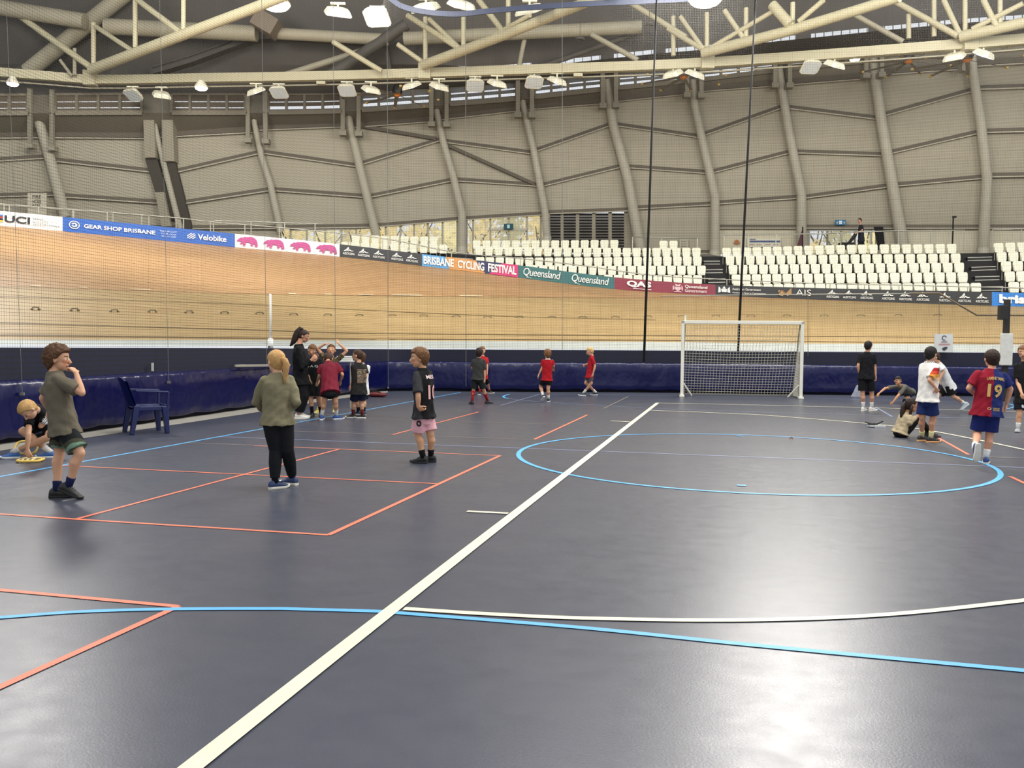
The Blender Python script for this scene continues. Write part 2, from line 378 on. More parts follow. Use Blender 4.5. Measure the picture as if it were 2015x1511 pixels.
# ================================================================ cycling track
def track_pt(px, s): 
    a, b = wall_t(px), bn_bot(px)
    a = a + (b - a) * 0.012
    q = a.lerp(b, s); q.z -= .5 * math.sin(PI * s) * (0.15 + .25 * max(0, (900 - px) / 900)); return q
def track_s(px, py):
    lo, hi = 0.0, 1.0
    for _ in range(30):
        m_ = (lo + hi) / 2
        if proj(track_pt(px, m_))[1] > py: lo = m_
        else: hi = m_
    return (lo + hi) / 2
APRON = [(-500, 665), (0, 668), (700, 670), (1000, 671), (1300, 673), (1582, 676), (2015, 678), (2500, 681)]
WOODB = [(-500, 548), (0, 563), (290, 573), (500, 579), (700, 582), (1000, 585), (1290, 587), (1500, 590), (2015, 600), (2500, 612)]
def wood(name, c1, c2, cd):
    m = bpy.data.materials.new(name); m.use_nodes = True; nt = m.node_tree; b = nt.nodes['Principled BSDF']
    uv = N(nt, 'ShaderNodeUVMap'); mp = N(nt, 'ShaderNodeMapping'); mp.inputs['Scale'].default_value = (.35, 14, 1); nt.links.new(uv.outputs['UV'], mp.inputs['Vector'])
    n1 = N(nt, 'ShaderNodeTexNoise'); n1.inputs['Scale'].default_value = 1; n1.inputs['Detail'].default_value = 5; n1.inputs['Roughness'].default_value = .7; nt.links.new(mp.outputs['Vector'], n1.inputs['Vector'])
    cr = N(nt, 'ShaderNodeValToRGB'); e = cr.color_ramp.elements; e[0].position = .34; e[0].color = (*lin(cd), 1); e[1].position = .62; e[1].color = (*lin(c2), 1)
    k = e.new(.44); k.color = (*lin(c1), 1)
    nt.links.new(n1.outputs['Fac'], cr.inputs['Fac'])
    mp2 = N(nt, 'ShaderNodeMapping'); mp2.inputs['Scale'].default_value = (.08, .22, 1); nt.links.new(uv.outputs['UV'], mp2.inputs['Vector'])
    n2 = N(nt, 'ShaderNodeTexNoise'); n2.inputs['Scale'].default_value = 1; n2.inputs['Detail'].default_value = 2; nt.links.new(mp2.outputs['Vector'], n2.inputs['Vector'])
    mr = N(nt, 'ShaderNodeMapRange'); mr.inputs['To Min'].default_value = .86; mr.inputs['To Max'].default_value = 1.14; nt.links.new(n2.outputs['Fac'], mr.inputs['Value'])
    br = N(nt, 'ShaderNodeTexBrick'); br.inputs['Scale'].default_value = 1; br.inputs['Brick Width'].default_value = 5.5; br.inputs['Row Height'].default_value = .16; br.inputs['Mortar Size'].default_value = .012; br.offset = .37
    br.inputs['Color1'].default_value = (1, 1, 1, 1); br.inputs['Color2'].default_value = (.9, .9, .88, 1); br.inputs['Mortar'].default_value = (.66, .62, .56, 1)
    nt.links.new(uv.outputs['UV'], br.inputs['Vector'])
    mx = N(nt, 'ShaderNodeMix', data_type='RGBA', blend_type='MULTIPLY'); mx.inputs['Factor'].default_value = 1; nt.links.new(cr.outputs['Color'], mx.inputs['A']); nt.links.new(br.outputs['Color'], mx.inputs['B'])
    vm = N(nt, 'ShaderNodeVectorMath', operation='SCALE'); nt.links.new(mx.outputs['Result'], vm.inputs[0]); nt.links.new(mr.outputs['Result'], vm.inputs['Scale'])
    nt.links.new(vm.outputs['Vector'], b.inputs['Base Color']); b.inputs['Roughness'].default_value = .5; b.inputs['Specular IOR Level'].default_value = .3
    return m
TX = rng(-480, 690, 30) + rng(700, 2450, 35)
def track_zone(fa, fb, nr, name, m):
    rows = []; vv = []
    for j in range(nr + 1):
        rr = []; vr = []
        for x in TX:
            sa, sb = fa(x), fb(x); s_ = sa + (sb - sa) * j / nr
            rr.append(track_pt(x, s_)); vr.append(s_ * (bn_bot(x) - wall_t(x)).length)
        rows.append(rr); vv.append(vr)
    ac = [0.0]
    for i in range(1, len(TX)): ac.append(ac[-1] + (rows[0][i] - rows[0][i - 1]).length)
    me = grid(rows).mesh(name, m, True); uv_grid(me, len(TX), nr + 1, [ac] * (nr + 1), vv)
    return me
sA = {x: track_s(x, itab(APRON, x)) for x in TX}; sB = {x: max(sA[x] + .02, track_s(x, itab(WOODB, x))) for x in TX}
tr = link('cycling_track', track_zone(lambda x: sB[x], lambda x: 1.0, 8, 'cycling_track', wood('track_timber_upper', (174, 137, 96), (196, 158, 115), (145, 109, 69)))); tag(tr, 'banked timber cycling track rising behind the blue wall', 'track', kind='structure')
o = link('lower_boards', track_zone(lambda x: sA[x], lambda x: sB[x], 8, 'lower_boards', wood('track_timber_lower', (170, 143, 99), (190, 164, 118), (142, 115, 77))), tr)
o = link('pale_apron', track_zone(lambda x: 0.0, lambda x: sA[x], 2, 'pale_apron', mat('apron_paint', (172, 176, 170), .55, .06, 2, stretch=(.3, .3, 6))), tr)
def track_line(tab, w, m, name, lift=.015):
    xs = smooth_px(tab, 14)
    A, B = [], []
    for x, y in xs:
        s_ = track_s(x, y); L = (bn_bot(x) - wall_t(x)).length; up = Vector((0, 0, lift))
        A.append(track_pt(x, max(0, s_ - w / 2 / L)) + up); B.append(track_pt(x, min(1, s_ + w / 2 / L)) + up)
    mb = MB(); mb.ribbon(A, B); return mb.obj(name, m, tr)
dk = mat('line_dark', (92, 74, 46), .6); lt = mat('line_light', (232, 222, 190), .5)
track_line([(-300, 572), (0, 584), (500, 600), (700, 610), (850, 617), (1000, 623), (1290, 630)], .05, dk, 'marking_line')
track_line([(-300, 632), (0, 637), (500, 650), (700, 656), (1000, 659), (1340, 661), (1700, 663), (2100, 666)], .06, dk, 'marking_line')
track_line([(-300, 656), (0, 660), (500, 666), (700, 667.5), (1000, 668.5), (1340, 670.5), (1700, 673.5), (2100, 677)], .07, dk, 'marking_line')
track_line([(-300, 552), (0, 563.5), (290, 573), (500, 579), (700, 582), (1000, 585), (1290, 587)], .035, dk, 'marking_line')
for a, b in ((60, 80), (155, 172), (255, 296), (706, 735), (772, 830), (568, 582), (640, 652), (905, 950)):
    ya = itab(WOODB, a); yb = itab(WOODB, b); track_line([(a, ya - 1), (b, yb - 1)], .08, lt, 'marking_dash', .03)
# handles let into the boards
hm = mat('handle_grey', (120, 106, 78), .5)
hx = [(70, 610), (147, 612), (225, 614), (300, 614.5), (372, 616), (442, 617), (511, 618), (578, 620), (645, 621), (707, 622), (772, 622), (834, 622.5), (898, 623.5), (959, 625), (1022, 625), (1086, 625), (1147, 625), (1211, 625), (1275, 624), (1342, 623), (1409, 622.5), (1478, 622.5), (1549, 622), (1622, 622), (1694, 622), (1768, 621.5), (1845, 621)]
ORD = ['first', 'second', 'third', 'fourth', 'fifth', 'sixth', 'seventh', 'eighth', 'ninth', 'tenth', 'eleventh', 'twelfth', 'thirteenth', 'fourteenth', 'fifteenth', 'sixteenth', 'seventeenth', 'eighteenth', 'nineteenth', 'twentieth', 'twenty-first', 'twenty-second', 'twenty-third', 'twenty-fourth', 'twenty-fifth', 'twenty-sixth', 'twenty-seventh', 'twenty-eighth', 'twenty-ninth', 'thirtieth']
for i, (x, y) in enumerate(hx):
    p0, p1 = [track_pt(xx, track_s(xx, y)) for xx in (x - 7, x + 7)]
    up = Vector((0, 0, .05)); mb = MB(); q = (p1 - p0) * .12
    mb.tube([p0 + up * .3, p0 + q + up, p1 - q + up, p1 + up * .3], .013, 6); mb.ell(p0 + up * .3, (.03, .03, .02), nu=8, nv=5); mb.ell(p1 + up * .3, (.03, .03, .02), nu=8, nv=5)
    tag(mb.obj('track_handle', hm, smooth=True), 'small grey bar handle on the timber track, %s along from the left' % ORD[i], 'handle', 'handles along the timber track')
# white post with a thick foot, left of the woman
p = wall_t(538); pt = p - inward(p) * .16; t = thing('finish_post', 'white slim post standing on the track edge left of the woman in black', 'post', (pt.x, pt.y, pt.z - .05))
mb = MB(); zt = at_y(538, 578, pt.y).z; zm = at_y(538, 667, pt.y).z
mb.tube([(pt.x, pt.y, zm), (pt.x, pt.y, zt)], .026, 10); mw = mat('post_white', (248, 248, 244), .4); mb.obj('pole', mw, t, True)
mb = MB(); mb.tube([(pt.x, pt.y, pt.z - .04), (pt.x, pt.y, zm + .01)], .06, 14); mb.obj('base', mw, t, True)
# ================================================================ advertising boards along the track top
def bmap(px, v, out=.03):
    a, b = bn_bot(px), bn_top(px); q = a.lerp(b, v); return q + Vector((-q.x * .0, -1, 0)).normalized() * out
def board(x0, x1, col, label, name='banner', v0=0.0, v1=1.0):
    t = thing(name, label, 'banner', bmap((x0 + x1) / 2, 0, 0), 0, 'advertising boards along the top of the track')
    xs = rng(x0, x1, 8); mb = MB()
    A = [bmap(x, v0) for x in xs]; B = [bmap(x, v1) for x in xs]; mb.ribbon(A, B)
    A2 = [p + Vector((0, .05, 0)) for p in A]; B2 = [p + Vector((0, .05, 0)) for p in B]; mb.ribbon(B, B2); mb.ribbon(A2, A); mb.ribbon(B2, A2)
    mb.obj('panel', mat('board_%d_%d_%d' % col, col, .5, .03, 2), t)
    return t
def letters(t, s, x0, x1, v0, v1, col, off=0.0, shear=0.0, space=1.0, out=.09, fn=None, name='lettering'):
    mb = MB(); f = fn or (lambda x, v: bmap(x, v, out)); text_on(mb, s, f, x0, x1, v0, v1, off, shear, space)
    return mb.obj(name, mat('print_%d_%d_%d' % col, col, .5, .02), t)
def shape(t, polys, x0, x1, v0, v1, col, name='emblem', out=.085):
    mb = MB()
    for P in polys: mb.poly([bmap(x0 + (x1 - x0) * x, v0 + (v1 - v0) * y, out) for x, y in P])
    return mb.obj(name, mat('print_%d_%d_%d' % col, col, .5, .02), t)
WH = (236, 234, 226); DK = (34, 36, 38)
def ring(r0, r1, a0=0, a1=360, n=24, cx=.5, cy=.5):
    out = []
    for i in range(n):
        a, b = R(a0 + (a1 - a0) * i / n), R(a0 + (a1 - a0) * (i + 1) / n)
        out.append([(cx + r0 * math.cos(a), cy + r0 * math.sin(a)), (cx + r1 * math.cos(a), cy + r1 * math.sin(a)), (cx + r1 * math.cos(b), cy + r1 * math.sin(b)), (cx + r0 * math.cos(b), cy + r0 * math.sin(b))])
    return out
t = board(-90, 124, (226, 226, 222), 'white advertising board reading UCI at the far left')
letters(t, 'UCI', 12, 62, .26, .74, (38, 38, 40), .03)
for i, c in enumerate([(70, 110, 180), (180, 50, 50), (30, 30, 30), (220, 180, 60)]): shape(t, [[(0, 0), (1, 0), (1, 1), (0, 1)]], -12, 9, .64 - .13 * i, .75 - .13 * i, c, 'stripe')
for i, s in enumerate(['UNION', 'CYCLISTE', 'INTERNATIONALE']): letters(t, s, 68, 68 + [22, 29, 52][i], .62 - .2 * i, .74 - .2 * i, (70, 70, 70))
t = board(124, 463, (38, 88, 168), 'blue advertising board reading GEAR SHOP BRISBANE and Velobike')
shape(t, ring(.38, .46) + ring(.12, .26, 200, 520, 10), 137, 160, .2, .82, WH)
letters(t, 'GEAR SHOP BRISBANE', 167.5, 307.5, .36, .64, WH, .022)
for i, s in enumerate(['TRACK SPECIALIST', 'YOUR GEAR', '0411 747 8080']): letters(t, s, 316 + 2 * i, 350 - i, .62 - .18 * i, .73 - .18 * i, (190, 205, 230))
shape(t, [[(.0 + .0, .55), (.45, 1), (.62, 1), (0, .38)], [(0, .2), (.8, 1), (.97, 1), (0, .03)], [(.18, .03), (1, .85), (1, .66), (.36, .03)], [(.55, .03), (1, .48), (1, .3), (.73, .03)]], 370, 386, .3, .72, WH)
letters(t, 'Velobike', 391, 447, .3, .72, WH, .02)
t = board(463, 668.5, (228, 224, 220), 'white advertising board with four purple bear silhouettes')
bear = [(0, .44), (.05, .62), (.16, .78), (.22, .88), (.27, .82), (.36, .92), (.5, .93), (.66, .98), (.82, .92), (.93, .72), (.97, .45), (.99, .1), (.9, .02), (.84, .06), (.86, .2), (.8, .36), (.74, .1), (.66, .08), (.64, .14), (.66, .3), (.6, .42), (.46, .42), (.4, .2), (.4, .06), (.3, .04), (.29, .1), (.3, .36), (.24, .2), (.16, .14), (.14, .2), (.2, .34), (.2, .48), (.1, .46), (.03, .4)]
for x in (467, 519, 571, 622.5): shape(t, [bear], x, x + 42, .12, .88, (176, 66, 128), 'bear')
def cyc(t, x, wd=21, v0=.22, v1=.85):
    shape(t, [[(.0, .38), (.1, .38), (.46, .95), (.56, 1), (.44, .78), (.22, .38), (.12, .38), (.5, .88)], [(.28, .38), (.36, .38), (.5, .64), (.57, .8), (.5, .88)], [(.42, .38), (.6, .66), (.7, .6), (.8, .5), (1, .5), (1, .42), (.76, .4), (.66, .46), (.6, .52), (.52, .38)]], x, x + wd, v0, v1, WH)
    letters(t, 'AUSCYCLING', x - 1.5, x + wd + 2.5, v0 - .06, v0 + .12, WH, .01)
t = board(668.5, 830.5, DK, 'black advertising board with five white triangle cycling logos below the left seats')
for x in (677, 706.5, 736, 772, 801): cyc(t, x, 19, .28, .86)
t = board(830.5, 1019, (84, 150, 200), 'multicoloured advertising board reading BRISBANE CYCLING FESTIVAL')
shape(t, [[(0, .0), (1, .0), (.96, 1), (-.1, 1)]], 884, 955, .0, 1, (196, 138, 74), 'patch', .045)
shape(t, [[(0, 0), (1, 0), (1, 1), (-.3, 1)]], 955, 1019, .0, 1, (36, 42, 84), 'patch', .055)
shape(t, [[(0, 0), (1, 0), (1, 1), (.45, 1)]], 962, 1019, .0, 1, (190, 44, 104), 'patch', .065)
letters(t, 'BRISBANE', 834, 893, .18, .86, (240, 236, 224), .03); letters(t, 'CYCLING', 901, 953, .18, .84, (240, 236, 224), .03); letters(t, 'FESTIVAL', 960.5, 1016, .18, .86, (240, 236, 224), .03)
t = board(1019, 1209, (44, 98, 98), 'teal advertising board reading Queensland twice in script lettering')
for x in (1030, 1125):
    letters(t, 'Queensland', x, x + 73, .14, .86, WH, 0.0, .25, .92); shape(t, [[(0, 0), (.1, .35), (.3, .15), (.32, 0), (.28, 0), (.22, .1), (.1, .2)]], x + 4, x + 42, .06, .24, WH, 'swash')
t = board(1209, 1407.5, (126, 36, 56), 'maroon advertising board reading QAS and Queensland Government')
letters(t, 'QAS', 1233, 1281, .26, .84, WH, .045); shape(t, [[(0, 0), (1, 0), (1, 1), (0, 1)]], 1245, 1281, .14, .19, WH, 'underline')
shape(t, [[(.2, .3), (.5, .1), (.8, .3), (.8, .62), (.2, .62)], [(0, .15), (.16, .3), (.14, .8), (0, .6)], [(1, .15), (.84, .3), (.86, .8), (1, .6)], [(.3, .68), (.7, .68), (.8, .95), (.5, .86), (.2, .95)], [(.1, 0), (.9, 0), (.8, .08), (.2, .08)]], 1323, 1343, .12, .9, (214, 170, 176))
letters(t, 'Queensland', 1347, 1391, .5, .82, WH, .01); letters(t, 'Government', 1347, 1390, .16, .46, WH, -.004)
t = board(1407.5, 1951, DK, 'long black advertising board reading Australian Government, AIS and nine white triangle logos')
shape(t, [[(.3, .2), (.7, .2), (.74, .6), (.26, .6)], [(0, .1), (.24, .2), (.2, .7), (.06, .9)], [(1, .1), (.76, .2), (.8, .7), (.94, .9)], [(.36, .66), (.64, .66), (.5, 1)]], 1412, 1436, .2, .9, WH)
letters(t, 'Australian Government', 1440, 1496, .56, .78, WH); letters(t, 'Australian Sports Commission', 1440, 1506, .22, .4, WH)
shape(t, [[(.02, .2), (.3, .75), (.5, .35), (.35, .1)], [(.34, .8), (.56, .4), (.96, .98), (.98, .4), (.7, .1), (.55, .3)], [(.0, .5), (.12, .5), (.2, .7), (.1, .75)]], 1529, 1557, .1, .95, (160, 122, 76))
letters(t, 'AIS', 1565, 1595, .3, .82, WH, -.01)
for x in (1626, 1659, 1693, 1735, 1769, 1803, 1847, 1885, 1919): cyc(t, x, 21, .26, .88)
t = board(1951, 2160, (36, 120, 200), 'bright blue advertising board reading brisbane at the right edge')
letters(t, 'brisbane', 1964, 2080, .2, .86, WH, .05)
# steel rail along the top of the boards with posts
rm = mat('rail_steel', (176, 174, 160), .35, .03, metal=.4)
t = thing('hand_rail', 'thin steel rail on short posts along the top of the boards', 'railing', bn_top(900)); mb = MB()
RT = [(-100, 391), (0, 401), (180, 415), (300, 424.5), (363, 430), (420, 437), (520, 445), (650, 457), (760, 470), (900, 497), (1019, 508), (1150, 523), (1280, 541), (1407, 549), (1600, 557), (1820, 562), (2060, 568)]
rail_pt = lambda x: at_y(x, itab(RT, x), itab(YTOP, x) + .25)
mb.tube([rail_pt(x) for x in rng(-100, 2060, 24)], .022, 6); mb.obj('rail', rm, t, True)
for x in rng(-60, 2040, 68):
    q = rail_pt(x); mb = MB(); b = bn_top(x); mb.tube([(q.x, q.y, b.z - .1), q], .02, 6); mb.obj('post', rm, t)
# ================================================================ seating
WPY = lambda x: 0
YW = [(-500, 38), (0, 42), (354, 44), (739, 46), (1076, 47), (1407, 46.5), (1775, 44), (2015, 42), (2500, 39)]
ROWS = {5: [(600, 452), (700, 461), (872, 466), (938, 472), (1215, 471.5), (1330, 473), (2000, 463)],
        4: [(600, 468), (680, 475), (880, 481), (943, 484), (1160, 487), (1372, 487), (1437, 487), (1670, 481), (1900, 479), (2015, 476), (2400, 468)],
        3: [(600, 489), (945, 505), (1378, 504), (1437, 503), (1670, 500), (1900, 498), (2015, 494), (2400, 486)],
        2: [(600, 507), (1050, 521), (1383, 522), (1437, 521), (1670, 518), (1905, 516), (2015, 513), (2400, 505)],
        1: [(600, 526), (1200, 540), (1385, 541), (1437, 540), (1670, 537), (1915, 535), (2015, 533), (2400, 525)],
        0: [(600, 545), (1300, 558), (1437, 559), (1670, 557), (1925, 556), (2015, 554), (2400, 546)]}
def rowY(k, x): return itab(YTOP, x) + 1.0 + .8 * k
def seat_top(k, x): return at_y(x, itab(ROWS[k], x), rowY(k, x))
SP = [(600, 19.2), (1000, 19.3), (1300, 19.6), (1450, 19.9), (1670, 21.4), (1950, 23), (2100, 24)]
concrete = mat('stand_grey', (96, 92, 84), .85, .06, 2)
dark = mat('stand_dark', (24, 23, 22), .8, .05, 2)
xs = rng(640, 2350, 30)
mbs = MB()
for k in range(6):
    def tp(x, dy, dz): 
        q = at_y(x, 600, rowY(k, x) + dy); return Vector((q.x, q.y, seat_top(k, x).z - .8 + dz))
    A = [tp(x, -.5, 0) for x in xs]; B = [tp(x, .31, 0) for x in xs]; C_ = [tp(x, -.5, -.5) for x in xs]
    mbs.ribbon(A, B); mbs.ribbon(C_, A)
tag(mbs.obj('trim_2', dark), kind='structure')
seat_mat = mat('seat_ivory', (230, 226, 200), .45, .03, 3); leg_m = mat('seat_bracket', (120, 118, 108), .5)
def build_seat():
    t = thing('stadium_seat', 'ivory folding stadium seat', 'seat', (0, 0, 0), 0, 'ivory folding seats in the stand')
    # backrest: gently curved shell with a rolled, rounded top, facing -Y; z = 0 is the tread, top at .8
    rows = []
    for z, hw, y in ((.38, .155, .06), (.45, .18, .05), (.6, .19, .07), (.72, .19, .095), (.775, .178, .11), (.8, .14, .125)):
        rows.append([(hw * u, y + .035 * (1 - abs(u)) ** 1 * 1.0, z) for u in (-1, -.8, -.4, 0, .4, .8, 1)])
    n = 7; vs = [p for r in rows for p in r]; back = [(x, y + .03, z - .004) for x, y, z in vs]
    m_ = len(vs); fs = []
    for j in range(len(rows) - 1):
        for i in range(n - 1):
            a, b, c, d = j * n + i, j * n + i + 1, (j + 1) * n + i + 1, (j + 1) * n + i
            fs.append((a, b, c, d)); fs.append((m_ + d, m_ + c, m_ + b, m_ + a))
    bd = [i for i in range(n)] + [j * n + n - 1 for j in range(1, len(rows))] + [(len(rows) - 1) * n + i for i in range(n - 2, -1, -1)] + [j * n for j in range(len(rows) - 2, 0, -1)]
    for a, b in zip(bd, bd[1:] + bd[:1]): fs.append((b, a, m_ + a, m_ + b))
    mb = MB(); mb.add(vs + back, fs); mb.obj("backrest", seat_mat, t, True, sharp=40)
    # folded-up seat pan in front of it, a tapered shell
    mb = MB(); rings = []
    for z, hw, th, y in ((.36, .12, .02, -.02), (.38, .15, .03, -.03), (.5, .165, .035, -.015), (.62, .175, .03, .02), (.66, .16, .015, .035)):
        rings.append([Vector((-hw, y - th, z)), Vector((0, y - th - .018, z)), Vector((hw, y - th, z)), Vector((hw, y + .01, z)), Vector((0, y + .015, z)), Vector((-hw, y + .01, z))])
    mb.loft(rings); mb.obj('seat_pan', seat_mat, t, True, sharp=35)
    mb = MB()
    for s_ in (-1, 1): mb.bar((s_ * .15, .06, 0), (s_ * .15, .05, .42), .03, .05)
    mb.bar((-.17, .05, .37), (.17, .05, .37), .035)
    mb.obj('bracket', leg_m, t)
    return t
first = [build_seat()]
def seats(k, x0, x1, block, edge, rowname):
    x = x0; i = 0
    while x <= x1 + 1:
        if itab(ROWS[k], x) + 3 < itab(BTOP, x):
            p = seat_top(k, x); q0, q1 = seat_top(k, x - 8), seat_top(k, x + 8); rz = math.atan2(q1.y - q0.y, q1.x - q0.x)
            lab = 'ivory stadium seat, %s from the left, %s row, %s' % (ORD[i], rowname, block)
            loc = (p.x, p.y, p.z - .8)
            if first[0] is not None and not first[0].get('used'):
                t = first[0]; t.location = loc; t.rotation_euler = (0, 0, rz); t['label'] = lab; t['used'] = 1
            else: dup(first[0], loc, rz, lab)
            i += 1
        x += itab(SP, x)
LB, MBK, RB, FR = 'left block over the cycling logos', 'middle block between the stairs', 'right block over the black board', 'block cut by the right edge'
seats(5, 700, 872, LB, 'left end', 'top'); seats(4, 680, 880, LB, 'left end', 'second')
seats(5, 938, 1215, MBK, 'left end', 'top'); seats(5, 1306, 1340, 'pair beside the grey plaque', 'left end', 'top')
for k, (a, b, nm) in {4: (943, 1372, 'second'), 3: (945, 1378, 'third'), 2: (1030, 1383, 'fourth'), 1: (1100, 1387, 'fifth')}.items(): seats(k, a, b, MBK, 'left end', nm)
for k, (a, b, nm) in {4: (1430, 1892, 'top'), 3: (1437, 1898, 'second'), 2: (1443, 1906, 'third'), 1: (1449, 1914, 'fourth'), 0: (1452, 1921, 'bottom')}.items(): seats(k, a, b, RB, 'left end', nm)
for k, (a, b, nm) in {4: (1966, 2050, 'top'), 3: (1972, 2050, 'second'), 2: (1981, 2050, 'third'), 1: (1988, 2050, 'fourth'), 0: (1996, 2050, 'bottom')}.items(): seats(k, a, b, FR, 'left end', nm)
del first[0]['used']
for o in list(bpy.data.objects):
    if 'used' in o: del o['used']
# aisle stairs
blk = mat('stair_black', (20, 20, 20), .7); nos = mat('stair_nosing', (180, 178, 165), .6)
def stair(x0, x1, ks, label, m0, m1):
    t = thing('aisle_stair', label, 'stairs', at_y((x0 + x1) / 2, 600, rowY(ks[0], x0)), 0, 'black aisle stairs in the stand')
    n = 0
    for k in ks:
        for h in (0, 1):
            kk = k
            a, b = [at_y(x, itab(ROWS[k], x) , rowY(k, x) - .35 + .4 * h) for x in (x0 - m0 * kk, x1 - m1 * kk)]
            a.z = seat_top(k, x0).z - .78 + .17 * h; b.z = seat_top(k, x1).z - .78 + .17 * h
            up = Vector((0, 0, .34)); bk = Vector((0, .4, 0)); mb = MB()
            c = [a - up, b - up, b, a]; mb.poly(c); mb.poly([a, b, b + bk, a + bk]); s_ = mb.obj('step', blk, t)
            mb = MB(); mb.bar(a, b, .045, .035); mb.obj('nosing', nos, s_)
stair(1403, 1439, (0, 1, 2, 3, 4), 'black aisle stairs between the middle and right seat blocks', 4.4, 5.4)
stair(1934, 1982, (0, 1, 2, 3, 4), 'black aisle stairs between the right block and the seats at the right edge', 7.2, 7.2)
stair(892, 931, (3, 4), 'short black aisle stairs between the left and middle seat blocks', 0, 0)
# ================================================================ concourse
ZC = 5.9
def conc_in(x):
    if x < 650: q = bn_top(x); return Vector((q.x, q.y + .3, min(ZC, q.z - .05)))
    q = at_y(x, 500, rowY(5, x) + .35); return Vector((q.x, q.y, ZC - .25 if x < 1400 else ZC - .5))
def wall_q(x, y, off=0.0):
    Y = itab(YW, x) - 2.4 * (445 - y) / 300.0 + off
    return at_y(x, y, Y)
xs = rng(-450, 2400, 40)
mb = MB(); mb.ribbon([conc_in(x) for x in xs], [Vector((at_y(x, 480, itab(YW, x) + 1).x, itab(YW, x) + 1, ZC)) for x in xs])
tag(mb.obj('trim_3', concrete), kind='structure')
rows_ = [conc_in(x) for x in xs]; mb = MB(); mb.ribbon([p - Vector((0, 0, 1.2)) for p in rows_], rows_); tag(mb.obj('trim_4', concrete), kind='structure')
# ================================================================ columns and outer wall
COLS = [[(-60, 424), (-85, 333), (-110, 250), (-120, 236)],
        [(127, 424), (104, 333), (80, 250), (72, 222), (66, 185)], [(354, 448), (325, 333), (307, 257), (302, 236)],
        [(552, 455), (531.6, 361), (514, 306), (500, 240), (494, 205)], [(741, 465), (709, 333.6), (688, 243), (681, 205)], [(909, 486), (909, 417), (890, 340), (872, 278), (860, 222), (855, 195)],
        [(1076, 466), (1072, 413), (1050, 295), (1029, 205), (1026, 180)], [(1260, 490), (1234, 347), (1206, 243), (1195.5, 177), (1192, 155)], [(1407, 493), (1407, 386), (1384.5, 288), (1367, 208), (1363.6, 155)],
        [(1577, 488), (1577, 382), (1555, 271), (1537, 167), (1532, 130)], [(1777, 485), (1756, 365), (1735, 243), (1720, 139), (1718, 112)], [(1935, 488), (1942, 347), (1930, 243), (1914, 139), (1912, 95)],
        [(2122, 488), (2128, 347), (2115, 243), (2100, 139), (2098, 80)]]
CW = [24, 22, 12, 14, 18, 17, 16, 21, 19, 20, 23, 21, 22]
colm = mat('column_grey', (176, 170, 152), .55, .04, 1.5)
CLAB = ['grey leaning tubular column beyond the left edge', 'thick grey leaning column at the far left above the UCI board', 'slim grey leaning tube between two tall flat boxes above the blue board', 'slim grey leaning column above the bear board', 'grey leaning column left of the concourse windows', 'grey column with a bend, left of the exit sign over the glazed doors', 'grey bent column at the right end of the concourse windows', 'thick grey leaning column right of the louvred panel', 'grey bent column crossing behind the first black rope', 'grey bent column just left of the concourse doors', 'thick grey leaning column right of the black curtain', 'grey bent column above the right aisle stairs', 'grey column beyond the right edge']
def colx(i, y):
    P = COLS[i]
    for (xa, ya), (xb, yb) in zip(P[:-1], P[1:]):
        if ya >= y >= yb: return xa + (xb - xa) * (ya - y) / (ya - yb)
    (xa, ya), (xb, yb) = (P[0], P[1]) if y > P[0][1] else (P[-2], P[-1])
    return xa + (xb - xa) * (ya - y) / (ya - yb)
BR = {1: [(59, 174, 287), (102.5, 176, 292)], 3: [(488, 188, 276), (523, 180, 278)], 4: [(675, 195, 262), (706, 182, 263)], 5: [(849, 160, 244), (879, 160, 245)], 6: [(1019, 156, 226), (1047, 150, 227)], 7: [(1186, 143, 208), (1212, 143, 207)], 8: [(1352, 130, 187), (1380, 130, 188)], 9: [(1525, 122, 168), (1554, 120, 168)], 10: [(1704, 108, 149), (1735, 105, 147)], 11: [(1898, 95, 135)]}
hang = mat('hanger_grey', (140, 134, 116), .6, .04, 2)
for i, P in enumerate(COLS):
    pts = [wall_q(x, y, -.35) for x, y in P]
    t = thing('support_column', CLAB[i], 'column', pts[0], 0, 'leaning columns round the hall')
    rad = [CW[i] / 2 * p.y / F * (1 if k == 0 else .97 - .06 * k) for k, p in enumerate(pts)]
    mb = MB(); mb.tube(pts, rad, 18); mb.obj('shaft', colm, t, True, sharp=60)
    if i in BR:
        for x, y0, y1 in BR[i]:
            a, b = wall_q(x, y0, -.75), wall_q(x, y1, -.75); mb = MB(); wd = 8 * a.y / F
            mb.bar(a, b, wd, wd * .7, up=(0, 1, 0)); q = b; mb.box(q + Vector((0, .1, 0)), (wd * 1.7, .4, wd * 1.2)); mb.obj('hanger', hang, t)
    if i == 5 or i == 6 or i == 8 or i == 9 or i == 11:
        x, y = P[0]; q = pts[0]; mb = MB(); mb.tube([q - Vector((0, 0, .5)), q], rad[0] * 1.15, 16); mb.obj('foot', colm, t, True, sharp=60)
panel = bpy.data.materials.new('ribbed_cladding'); panel.use_nodes = True; nt = panel.node_tree; b = nt.nodes['Principled BSDF']
uv = N(nt, 'ShaderNodeUVMap'); wv = N(nt, 'ShaderNodeTexWave', wave_type='BANDS', bands_direction='Y'); wv.inputs['Scale'].default_value = 2.2; wv.inputs['Distortion'].default_value = 0
nt.links.new(uv.outputs['UV'], wv.inputs['Vector']); nz = N(nt, 'ShaderNodeTexNoise'); nz.inputs['Scale'].default_value = .35; nz.inputs['Detail'].default_value = 3; nt.links.new(uv.outputs['UV'], nz.inputs['Vector'])
cr = N(nt, 'ShaderNodeValToRGB'); cr.color_ramp.elements[0].color = (*lin((156, 149, 130)), 1); cr.color_ramp.elements[1].color = (*lin((184, 177, 158)), 1)
